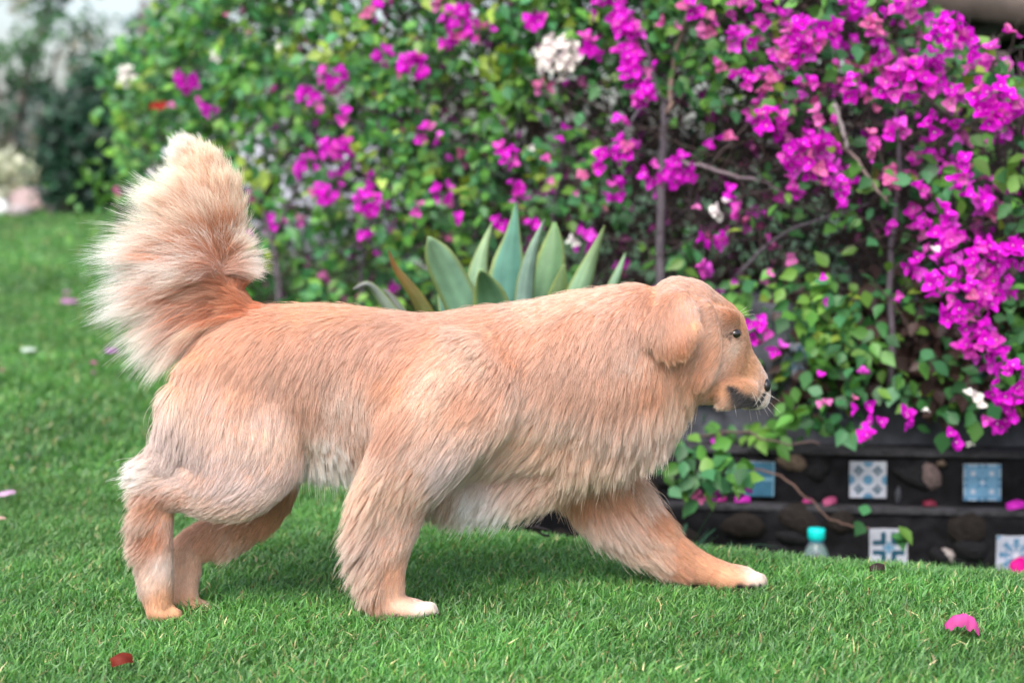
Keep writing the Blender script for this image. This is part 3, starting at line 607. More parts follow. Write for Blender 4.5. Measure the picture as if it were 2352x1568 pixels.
# ------------------------------------------------------------------ far trees and shrubs
def far_plant(name, label, cat, u, d, blobs, n, size, cols, trunk, seed, group):
    """blobs: (u, v, ru, rv) in picture units at distance d; leaves fill those ellipsoids"""
    r = np.random.default_rng(seed); s = d/FPX; B0 = at_depth(np.array(float(u)), np.array(470.), np.array(float(d))); B0[2] = float(gz(B0[0], B0[1]))
    th = thing(name, label, cat, tuple(B0), group); P = []; Cn = []
    tot = sum(b[2]*b[3] for b in blobs)
    for (bu, bv, ru, rv) in blobs:
        k = int(n*ru*rv/tot); c = at_depth(np.array(float(bu)), np.array(float(bv)), np.array(d+r.uniform(-.4, .4)))
        nsub = max(3, k//45); sc = c+nrm(r.normal(0, 1, (nsub, 3)))*(r.uniform(.25, 1, (nsub, 1))**.6)*np.array([ru, (ru+rv)/2, rv])*s
        j = r.integers(0, nsub, k); P.append(sc[j]+r.normal(0, .09, (k, 3))); Cn.append(np.array(cols)[r.integers(0, len(cols), nsub)][j]*r.uniform(.7, 1.25, (k, 1)))
    P = np.concatenate(P)-B0; Cn = np.concatenate(Cn); k = len(P)
    Rm = frames(r.normal(0, 1, (k, 3))+np.array([0, 0, -.4]), r.normal(0, .6, (k, 3))+np.array([0, -.6, .7]))
    link('crown', scatter_mesh('crown', LEAF_V, LEAF_F, P, Rm, r.uniform(*size, k), Cn, M_leaf, True), th, kind='stuff')
    for (pts, r0, r1) in trunk:
        uv = np.array(pts, float); Q = at_depth(uv[:, 0], uv[:, 1], np.full(len(uv), float(d)))-B0; Q[0, 2] = min(Q[0, 2], 0)
        m_ = MB(); m_.tube(Q, np.linspace(r0, r1, len(Q)), 7, lin((92, 84, 80))); link('trunk' if r0 > .06 else 'limb', m_.mesh('trunk', M_bark, True), th)
    return th
DG = [lin((40, 66, 58)), lin((52, 84, 68)), lin((34, 56, 54)), lin((70, 100, 82))]; BE = [lin((150, 142, 124)), lin((160, 156, 140)), lin((74, 92, 84)), lin((60, 82, 84)), lin((66, 90, 96)), lin((80, 100, 88))]
GT = 'trees and shrubs beyond the lawn'
far_plant('tree', 'tall sparse tree with beige foliage and sky showing through at the left edge', 'tree', 20, 17.0, [(110, 20, 90, 40), (165, 70, 70, 40), (70, 120, 60, 40), (190, 150, 60, 40), (20, 200, 70, 40), (110, 230, 60, 40), (10, 290, 60, 50), (60, 330, 70, 50), (-80, 100, 70, 90), (-120, 260, 90, 90), (110, -90, 140, 70), (20, 130, 40, 30)], 2100, (.06, .11), BE[1:2]+[lin((64, 96, 72)), lin((52, 84, 66)), lin((74, 122, 66)), lin((62, 104, 70)), lin((44, 74, 60))], [([(10, 480), (30, 330), (60, 180), (110, 40), (130, -90)], .065, .02), ([(45, 260), (-20, 160), (-60, 60)], .03, .012), ([(60, 180), (130, 120), (180, 60)], .03, .012)], 21, GT)
far_plant('shrub', 'dense dark green shrub at the far end of the lawn left of the hedge', 'shrub', 225, 13.0, [(240, 330, 95, 120), (200, 400, 90, 70), (270, 230, 75, 70), (170, 320, 60, 60), (300, 400, 60, 70), (250, 430, 110, 45)], 12000, (.055, .10), [lin((40, 78, 58)), lin((30, 58, 48)), lin((56, 96, 70)), lin((24, 46, 40)), lin((64, 84, 78))], [([(225, 490), (228, 400), (240, 300)], .07, .03)], 22, GT)
far_plant('tree', 'blue green tree far beyond the hedge under the sky', 'tree', 330, 24.0, [(390, -30, 80, 22), (360, 55, 40, 12), (300, 180, 60, 60), (480, 100, 130, 22), (420, 220, 150, 60)], 2000, (.12, .22), [lin((56, 88, 92)), lin((48, 76, 72)), lin((74, 104, 100))], [([(330, 470), (335, 200), (330, 0)], .16, .05)], 23, GT)
far_plant('shrub', 'pale silvery shrub behind the far boulders', 'shrub', 50, 13.9, [(30, 412, 46, 14), (90, 412, 36, 10), (-40, 410, 50, 16)], 1500, (.05, .09), [lin((176, 182, 160)), lin((150, 160, 134)), lin((196, 196, 180))], [([(50, 480), (52, 440), (55, 410)], .03, .02)], 24, GT)
far_plant('shrub', 'low green plant with pink buds beside the tail at the lawn edge', 'shrub', 268, 7.7, [(268, 440, 20, 18), (285, 456, 24, 16)], 120, (.04, .06), [lin((92, 136, 62)), lin((70, 116, 56))], [([(270, 520), (270, 470), (268, 445)], .01, .004)], 25, GT)

# ------------------------------------------------------------------ lawn grass
def blades(u0, u1, dmin, dmax, n, Lr, Wr, seed, skip=None):
    r = np.random.default_rng(seed)
    d = np.sqrt(r.uniform(dmin**2, dmax**2, n)); u = r.uniform(u0, u1, n); x = (u-1176)/FPX*d; y = CAM[1]+d*.9947
    P = np.stack([x, y, gz(x, y)], -1)
    if skip is not None: P = P[~skip(P)]
    n = len(P)
    tuft = np.sin(P[:, 0]*9+np.sin(P[:, 1]*7)*2)*np.sin(P[:, 1]*8+1.3)                  # patchy growth
    th = r.uniform(0, 2*np.pi, n); lean = np.abs(r.normal(.55, .35, n))
    D = np.stack([np.cos(th)*lean+.22, np.sin(th)*lean*.9-.05, np.ones(n)], -1); D = nrm(D)
    L = r.uniform(*Lr, n)*(1+.18*tuft); w = r.uniform(*Wr, n)
    sd_ = nrm(np.cross(D, np.stack([np.cos(th+r.normal(0, .8, n)), np.sin(th), np.zeros(n)], -1)+1e-3)); droop = np.stack([np.cos(th), np.sin(th), -.7*np.ones(n)], -1)
    m1 = P+D*(L*.5)[:, None]+droop*(L*.05)[:, None]; tip = P+D*(L*.92)[:, None]+droop*(L*r.uniform(.1, .4, n))[:, None]
    s0 = sd_*(w*.5)[:, None]
    V = np.stack([P-s0-[0, 0, .004], P+s0-[0, 0, .004], m1-s0*.9, m1+s0*.9, tip], 1).reshape(-1, 3)
    k = (np.arange(n)*5)[:, None]; F = np.concatenate([k+[0, 1, 3, 2], k+[2, 3, 4]], 1).ravel(); Sz = np.tile([4, 3], n)
    pal = np.array([lin((62, 128, 58)), lin((80, 142, 66)), lin((52, 112, 60)), lin((100, 150, 78)), lin((86, 140, 96)), lin((186, 178, 146)), lin((120, 106, 78))])
    c = ((pal*.85+.15*pal.mean(1, keepdims=True))*[.98, .94, .66])[r.choice(7, n, p=[.27, .25, .21, .13, .10, .02, .02])]*1.25*r.uniform(.7, 1.2, (n, 1))*(1+.2*tuft[:, None])*(1+.22*np.sin(P[:, :1]*2.7+2*np.sin(P[:, 1:2]*1.9))*np.sin(P[:, 1:2]*3.1+P[:, :1]))
    C = np.repeat(c, 5, 0).reshape(n, 5, 3); C[:, 4] = C[:, 4]*.75+.25*lin((150, 176, 130))
    return V, F, Sz, C.reshape(-1, 3)
PAWS = []                                                                        # filled by the dog below
def build_grass(skip):
    parts = [blades(-120, 2480, 2.55, 4.7, 190000, (.016, .042), (.0019, .0036), 31, skip), blades(-160, 1150, 4.6, 8.5, 65000, (.03, .05), (.004, .0065), 32), blades(1100, 2500, 4.3, 5.0, 6000, (.02, .05), (.003, .005), 33), blades(-250, 900, 8.4, 15.5, 60000, (.035, .06), (.008, .014), 34)]
    off = 0; Vs = []; Fs = []; Ss = []; Cs = []
    for V, F, Sz, C in parts: Vs.append(V); Fs.append(F+off); Ss.append(Sz); Cs.append(C); off += len(V)
    link('grass', mesh_np('grass', np.concatenate(Vs), np.concatenate(Fs), np.concatenate(Ss), np.concatenate(Cs), False, M_grass), kind='stuff')

# ------------------------------------------------------------------ fallen petals, leaves, twig
def ground_hit(u, v):
    r = ray(np.array(float(u)), np.array(float(v))); t = np.linspace(2, 20, 4000)[:, None]; P = CAM+r*t
    below = P[:, 2] < gz(P[:, 0], P[:, 1])+.012; return P[int(np.argmax(below))]
def petal(u, v, wid, c, label, cups=1, cat='petal', rx=0., group='fallen petals on the lawn', P=None, name='petal', curl=.5, lift=.012):
    P = ground_hit(u, v) if P is None else P; d = float((P-CAM)@_F); s = wid*d/FPX
    V = []; n = 8; C = []
    for i in range(n):
        for j in range(n):
            a = i/(n-1)*2-1; b = j/(n-1)*2-1; w = math.sqrt(max(0, 1-b*b*.92))*(1-.18*b)
            V.append((b*s*.52, a*w*s*.36, curl*s*(.34-.42*(a*a)-.16*b*b)+.03*s*math.sin(7*a+3*b))); C.append(np.array(lin(c))*(1+.18*math.sin(a*5+b*4)))
    F = [(i*n+j, i*n+j+1, (i+1)*n+j+1, (i+1)*n+j) for i in range(n-1) for j in range(n-1)]
    m_ = MB(); m_.add(V, F, np.array(C)); o = link(name, m_.mesh(name, M_bract, True), None, label=label, category=cat, group=group)
    o.location = (P[0], P[1], P[2]+lift); o.rotation_euler = (rx, random.uniform(-.15, .15), random.uniform(-.35, .35)); return o
def cupped_petal(u, v, wid, label):
    P = ground_hit(u, v); s = wid*float((P-CAM)@_F)/FPX; n = 12; V = []; C = []
    for i in range(n):
        for j in range(n):
            a = i/(n-1)*2-1; b = j/(n-1); rag = .06*math.sin(i*2.3)+.05*math.sin(i*5.1+1)
            z = .62*math.sqrt(max(0.02, 1-a*a*.9))*(1-1.0*abs(b-.45)**1.8*2.2)+rag*(b < .15)
            V.append((a*s*.5*(1-.12*(b-.5)**2), (b-.5)*s*.62+.05*s*math.sin(a*3), z*s+.02*s*math.sin(a*11+b*3))); C.append(lin((214, 84, 160))*(1-.35*max(0, .3-b)/.3)*(1+.12*math.sin(a*14)))
    F = [(i*n+j, (i+1)*n+j, (i+1)*n+j+1, i*n+j+1) for i in range(n-1) for j in range(n-1)]
    m_ = MB(); m_.add(V, F, np.array(C)); o = link('petal', m_.mesh('petal', M_bract, True), None, label=label, category='petal', group='fallen petals on the lawn'); o.location = (P[0], P[1], P[2]+.004); o.rotation_euler = (.1, .12, -.2)
cupped_petal(2207, 1458, 78, 'bright pink cupped petal lying alone on the grass at the lower right')
petal(2342, 1312, 52, (214, 14, 140), 'deep magenta petal on the grass crest below the flower tile', curl=1.2, lift=.015)
petal(2014, 1316, 34, (60, 44, 44), 'small dark brown leaf on the grass below the clover tile', cat='dead leaf', group='dead leaves on the lawn', name='dead_leaf', curl=.9)
petal(280, 1541, 48, (118, 40, 26), 'rust red dead leaf in the grass at the lower left edge', cat='dead leaf', group='dead leaves on the lawn', name='dead_leaf', curl=1.0, lift=.02)
petal(160, 702, 36, (196, 132, 190), 'largest faded mauve petal on the far left lawn', lift=.02)
petal(154, 678, 20, (180, 120, 170), 'small mauve petal just beyond the large faded one', lift=.015)
petal(66, 815, 30, (200, 214, 204), 'white petal on the left lawn', lift=.02)
petal(258, 817, 28, (176, 92, 190), 'violet petal on the lawn just below the tail', lift=.02)
petal(216, 842, 16, (190, 74, 150), 'small pink petal left of the violet one', lift=.015)
petal(216, 862, 13, (150, 84, 130), 'tiny dull petal below the small pink one')
petal(166, 848, 12, (110, 60, 60), 'tiny brown petal on the left lawn')
petal(16, 1148, 36, (206, 168, 200), 'pale lilac petal at the left picture edge', lift=.018)
petal(4, 1200, 20, (206, 168, 160), 'small buff petal below the pale lilac one')
petal(6, 857, 16, (170, 90, 120), 'tiny pink petal at the far left edge')
def ledge_pt(u, v, dep): 
    x, z = on_wall(u, v, dep); return np.array([wall_o[0]+x*wc-dep*ws, wall_o[1]+x*ws+dep*wc, z])
for (u, w_, c, lab) in [(2333, 42, (206, 40, 190), 'magenta petal on the lower ledge at the right picture edge'), (1705, 34, (188, 40, 170), 'magenta petal on the lower ledge under the plain blue tile'), (1655, 26, (180, 40, 140), 'pink petal on the ledge left of the plain blue tile'), (1615, 20, (170, 40, 130), 'dark pink petal on the ledge nearest the dog'), (1855, 22, (170, 50, 120), 'dull pink petal on the lower ledge left of the lattice tile'), (2135, 28, (120, 36, 60), 'dark red petal on the ledge below the pink stone'), (1905, 34, (170, 80, 120), 'dusty pink petal on the ledge below the lattice tile')]:
    P = ledge_pt(u, 1164, .025); P[2] = z1+.003; petal(0, 0, w_, c, lab, group='petals fallen on the wall ledge', P=P, lift=.008, curl=.9)
tw = ground_hit(1222, 1240); m_ = MB()
t = np.linspace(0, 1, 8)[:, None]; m_.tube(np.array([-.045, 0, .018])+np.array([.085, .0, -.006])*t+np.array([0, 0, .012])*np.sin(t*5), np.linspace(.0025, .0035, 8), 5, lin((46, 40, 42)))
m_.tube(np.array([.005, 0, .02])+np.array([.035, -.01, -.004])*t, np.linspace(.006, .002, 8), 5, lin((36, 30, 32))); m_.tube(np.array([.012, 0, .02])+np.array([.012, .01, .016])*t, np.linspace(.003, .001, 8), 5, lin((40, 32, 32)))
o = link('twig', m_.mesh('twig', M_bark, True), None, label='dark broken twig lying in the grass under the belly of the dog', category='twig'); o.location = tw+np.array([0, 0, .01])

# ------------------------------------------------------------------ the dog
MPU = 3.27/FPX
NS = 24
body_mb = MB(); part_pts = []
def loft(secs, part, power=2.3, vertical=False):
    """secs: (u, v, r_inplane[u], r_lateral[m], y) ; cross sections perpendicular to the path inside its side plane"""
    secs = [np.array(s, float) for s in secs]; n0 = len(secs); m = (n0-1)*4+1
    t = np.linspace(0, n0-1, m); A_ = np.array(secs)
    k = np.minimum(t.astype(int), n0-2); f = (t-k)[:, None]
    pm = A_[np.maximum(k-1, 0)]; p0 = A_[k]; p1 = A_[k+1]; p2 = A_[np.minimum(k+2, n0-1)]
    Sx = .5*((2*p0)+(-pm+p1)*f+(2*pm-5*p0+4*p1-p2)*f*f+(-pm+3*p0-3*p1+p2)*f**3)
    Sx[:, 2] = np.maximum(Sx[:, 2], 3); Sx[:, 3] = np.maximum(Sx[:, 3], .004)
    cen = np.array([at_y(s[0], s[1], s[4]) for s in Sx]); T = np.gradient(cen, axis=0)
    if vertical: inp = np.tile(np.array([0, 0, 1.0]), (m, 1))
    else:
        T2 = T.copy(); T2[:, 1] = 0; T2 = nrm(T2); inp = np.stack([-T2[:, 2], 0*T2[:, 0], T2[:, 0]], -1)
    a = np.linspace(0, 2*np.pi, NS, endpoint=False); ca, sa = np.cos(a), np.sin(a)
    ca = np.sign(ca)*np.abs(ca)**(2/power); sa = np.sign(sa)*np.abs(sa)**(2/power)
    V = cen[:, None]+inp[:, None]*(ca[None, :, None]*(Sx[:, 2]*MPU)[:, None, None])+np.array([0, 1., 0])*(sa[None, :, None]*Sx[:, 3][:, None, None])
    V = V.reshape(-1, 3); F = [(i*NS+j, (i+1)*NS+j, (i+1)*NS+(j+1) % NS, i*NS+(j+1) % NS) for i in range(m-1) for j in range(NS)]
    # rounded caps
    V = np.concatenate([V, [cen[0]-nrm(T[0])*Sx[0, 2]*MPU*.5, cen[-1]+nrm(T[-1])*Sx[-1, 2]*MPU*.5]]); k0 = m*NS
    F += [(k0, j, (j+1) % NS) for j in range(NS)]+[(k0+1, (m-1)*NS+(j+1) % NS, (m-1)*NS+j) for j in range(NS)]
    body_mb.add(V, F); part_pts.append((part, V))
def prof(rows): return [(u, (a+b)/2, (b-a)/2, w, y) for u, a, b, w, y in rows]
# torso, neck
loft(prof([(432, 800, 935, .050, 0), (462, 752, 1000, .085, 0), (520, 722, 1020, .115, 0), (600, 702, 1030, .124, 0), (700, 696, 1035, .116, 0), (800, 699, 1055, .118, 0), (900, 712, 1075, .130, 0), (1000, 717, 1090, .138, 0), (1100, 702, 1085, .138, 0), (1200, 691, 1070, .134, 0), (1300, 672, 1045, .128, 0), (1400, 656, 1030, .117, 0), (1480, 648, 1000, .100, .005), (1540, 690, 960, .085, .01)]), 'torso', 2.2, True)
loft([(900, 1060, 50, .07, .02), (1020, 1085, 62, .075, .02), (1130, 1090, 66, .075, .02), (1250, 1060, 66, .075, .02), (1330, 1010, 60, .06, .01)], 'brisket', 2.1)
# prosternum / front of the chest
loft([(1300, 930, 130, .11, 0), (1420, 910, 115, .10, 0), (1510, 900, 90, .08, .01), (1560, 890, 62, .06, .02)], 'torso', 2.1)
# head
loft(prof([(1478, 690, 890, .060, 0), (1520, 643, 900, .078, .0), (1560, 633, 915, .083, .004), (1610, 643, 925, .080, .016), (1650, 672, 932, .072, .036), (1685, 699, 934, .058, .054), (1707, 724, 930, .046, .070)]), 'head', 2.2, True)
loft(prof([(1660, 760, 936, .056, .042), (1699, 770, 940, .047, .066), (1719, 790, 943, .043, .080), (1743, 828, 941, .040, .094), (1759, 858, 934, .034, .102), (1765, 880, 922, .022, .107)]), 'head', 2.4, True)
loft([(1640, 735, 30, .018, -.036), (1672, 734, 26, .016, -.014), (1696, 738, 18, .014, .012)], 'head')         # brow ridge
loft([(1614, 700, 20, .016, -.049), (1625, 740, 26, .018, -.049), (1628, 800, 30, .018, -.044), (1620, 850, 28, .018, -.045), (1612, 880, 20, .014, -.046)], 'head')  # cheek fold in front of the ear
loft([(1660, 905, 34, .016, -.020), (1700, 905, 34, .016, .008), (1738, 908, 28, .014, .042)], 'head')          # lip flap
# ear
loft([(1550, 672, 30, .020, -.060), (1552, 705, 52, .017, -.082), (1548, 750, 68, .012, -.101), (1558, 782, 56, .010, -.113), (1572, 806, 30, .008, -.115)], 'ear', 2.2)
# near foreleg
loft([(1130, 810, 105, .045, -.106), (1070, 900, 128, .056, -.124), (985, 1000, 112, .056, -.130), (925, 1090, 90, .050, -.124), (900, 1170, 74, .042, -.113), (888, 1250, 58, .034, -.108), (884, 1310, 47, .030, -.104), (888, 1360, 42, .030, -.100), (900, 1388, 34, .034, -.098)], 'nearfore')
loft([(880, 1385, 28, .032, -.098), (925, 1393, 24, .038, -.097), (965, 1399, 18, .036, -.095), (985, 1402, 12, .026, -.094)], 'nearfore', 2.3, True)
# far foreleg, reaching
loft([(1300, 1010, 100, .05, .06), (1370, 1100, 90, .048, .085), (1440, 1180, 76, .042, .095), (1510, 1245, 54, .035, .095), (1570, 1286, 44, .034, .094), (1625, 1310, 37, .033, .093), (1665, 1322, 33, .035, .092)], 'farfore')
loft([(1640, 1322, 33, .033, .092), (1690, 1326, 31, .042, .091), (1727, 1330, 25, .041, .090), (1748, 1338, 13, .024, .089)], 'farfore', 2.3, True)
# near hind leg
loft([(545, 820, 132, .050, -.060), (550, 910, 150, .056, -.072), (560, 1000, 138, .057, -.084), (562, 1075, 114, .052, -.094), (545, 1125, 80, .045, -.104)], 'nearhind')
loft([(440, 900, 60, .05, -.06), (405, 990, 44, .045, -.075), (375, 1070, 42, .032, -.084), (350, 1130, 34, .024, -.086)], 'nearhind')
loft([(645, 1000, 48, .030, -.070), (632, 1055, 62, .040, -.088), (570, 1105, 78, .045, -.104), (490, 1118, 68, .040, -.100), (420, 1120, 52, .033, -.094), (365, 1125, 44, .028, -.088), (335, 1130, 30, .022, -.086)], 'nearhind')
loft([(372, 1105, 40, .026, -.088), (358, 1160, 44, .028, -.086), (354, 1230, 42, .027, -.083), (358, 1300, 40, .027, -.080), (362, 1360, 36, .029, -.078), (366, 1395, 30, .032, -.077)], 'nearhind')
loft([(345, 1398, 24, .030, -.077), (375, 1404, 22, .034, -.077), (402, 1411, 13, .026, -.076)], 'nearhind', 2.3, True)
# far hind leg
loft([(610, 1000, 90, .045, .06), (615, 1090, 75, .042, .07), (590, 1160, 62, .038, .066), (520, 1215, 48, .032, .055), (455, 1245, 42, .027, .042), (420, 1262, 34, .024, .036)], 'farhind')
loft([(428, 1240, 36, .026, .036), (430, 1300, 34, .026, .028), (424, 1350, 32, .026, .022), (428, 1385, 30, .028, .018)], 'farhind')
loft([(420, 1392, 26, .028, .018), (462, 1399, 21, .033, .017), (498, 1407, 15, .028, .016)], 'farhind', 2.3, True)
# tail core
loft([(590, 755, 40, .045, 0), (550, 722, 38, .040, 0), (512, 680, 34, .034, -.004), (490, 630, 30, .030, -.008), (488, 570, 28, .026, -.008), (498, 510, 26, .024, -.004), (492, 450, 24, .020, 0), (460, 390, 20, .015, 0), (425, 350, 10, .010, 0)], 'tail')
# toes
for (u, v, y, r) in [(985, 1398, -.116, 13), (992, 1400, -.100, 14), (990, 1400, -.084, 13), (1742, 1332, .074, 15), (1748, 1334, .090, 15), (1740, 1332, .106, 14), (1715, 1343, .068, 14), (496, 1405, .004, 13), (502, 1406, .018, 13), (494, 1405, .030, 13), (402, 1411, -.088, 12), (406, 1412, -.074, 12)]:
    loft([(u-18, v-6, r*.9, .008, y), (u+3, v-3, r*1.25, .0088, y), (u+15, v+5, r*.7, .006, y)], 'farfore' if u > 1500 else 'nearfore' if u > 700 else 'farhind' if y > 0 else 'nearhind', 2.1, True)

dog = thing('dog', 'golden retriever striding to the right across the lawn with its plumed tail raised', 'dog', (0, 0, 0))
raw = body_mb.mesh('body', None); tmp = bpy.data.objects.new('tmp_body', raw); COL.objects.link(tmp)
rm = tmp.modifiers.new('r', 'REMESH'); rm.mode = 'VOXEL'; rm.voxel_size = .0052
sm = tmp.modifiers.new('s', 'SMOOTH'); sm.factor = .5; sm.iterations = 5
dg = bpy.context.evaluated_depsgraph_get(); dme = bpy.data.meshes.new_from_object(tmp.evaluated_get(dg)); dme.name = 'body'
bpy.data.objects.remove(tmp); bpy.data.meshes.remove(raw)
nv = len(dme.vertices); EG = np.empty(len(dme.edges)*2, np.int32); dme.edges.foreach_get('vertices', EG); EG = EG.reshape(-1, 2); DV = np.empty(nv*3, np.float32); dme.vertices.foreach_get('co', DV); DV = DV.reshape(-1, 3).astype(float)
SMW = np.ones(nv)*.5                                   # melt thigh and shoulder into the trunk; head, ear, feet stay crisp
SMW *= 1-smooth(.27, .33, DV[:, 0])*.95; SMW *= smooth(.16, .26, DV[:, 2]); SMW *= 1-.95*smooth(-.42, -.47, DV[:, 0])*smooth(.52, .56, DV[:, 2])
DEG = np.bincount(EG.ravel(), minlength=nv)[:, None]
for _ in range(24):
    AC = np.stack([np.bincount(EG[:, 0], DV[EG[:, 1], k_], nv)+np.bincount(EG[:, 1], DV[EG[:, 0], k_], nv) for k_ in range(3)], -1)/DEG
    DV += SMW[:, None]*(AC-DV)
dme.vertices.foreach_set('co', DV.astype(np.float32).ravel()); dme.update()
dme.calc_loop_triangles(); nt3 = len(dme.loop_triangles); TR = np.empty(nt3*3, np.int32); dme.loop_triangles.foreach_get('vertices', TR); TR = TR.reshape(-1, 3)
VN = np.empty(nv*3, np.float32); dme.vertex_normals.foreach_get('vector', VN); VN = VN.reshape(-1, 3).astype(float)
bvh = BVHTree.FromPolygons([tuple(v) for v in DV], [tuple(int(i) for i in t) for t in TR])
def hit(u, v):
    r = nrm(ray(np.array(float(u)), np.array(float(v)))); loc, nor, i, d = bvh.ray_cast(Vector(CAM), Vector(r))
    if loc is None:
        p0 = at_y(np.array(float(u)), np.array(float(v)), -.03); loc, nor, i, d = bvh.find_nearest(Vector(p0))
    return np.array(loc), np.array(nor)
PARTS = ['torso', 'head', 'ear', 'nearfore', 'farfore', 'nearhind', 'farhind', 'tail', 'brisket']
kdp = KDTree(sum(len(v) for _, v in part_pts)); lab = []; c_ = 0
for pn, Vp in part_pts:
    for x in Vp: kdp.insert(Vector(x), c_); lab.append(PARTS.index(pn)); c_ += 1
kdp.balance(); lab = np.array(lab)
vpart = np.array([lab[kdp.find(Vector(x))[1]] for x in DV])

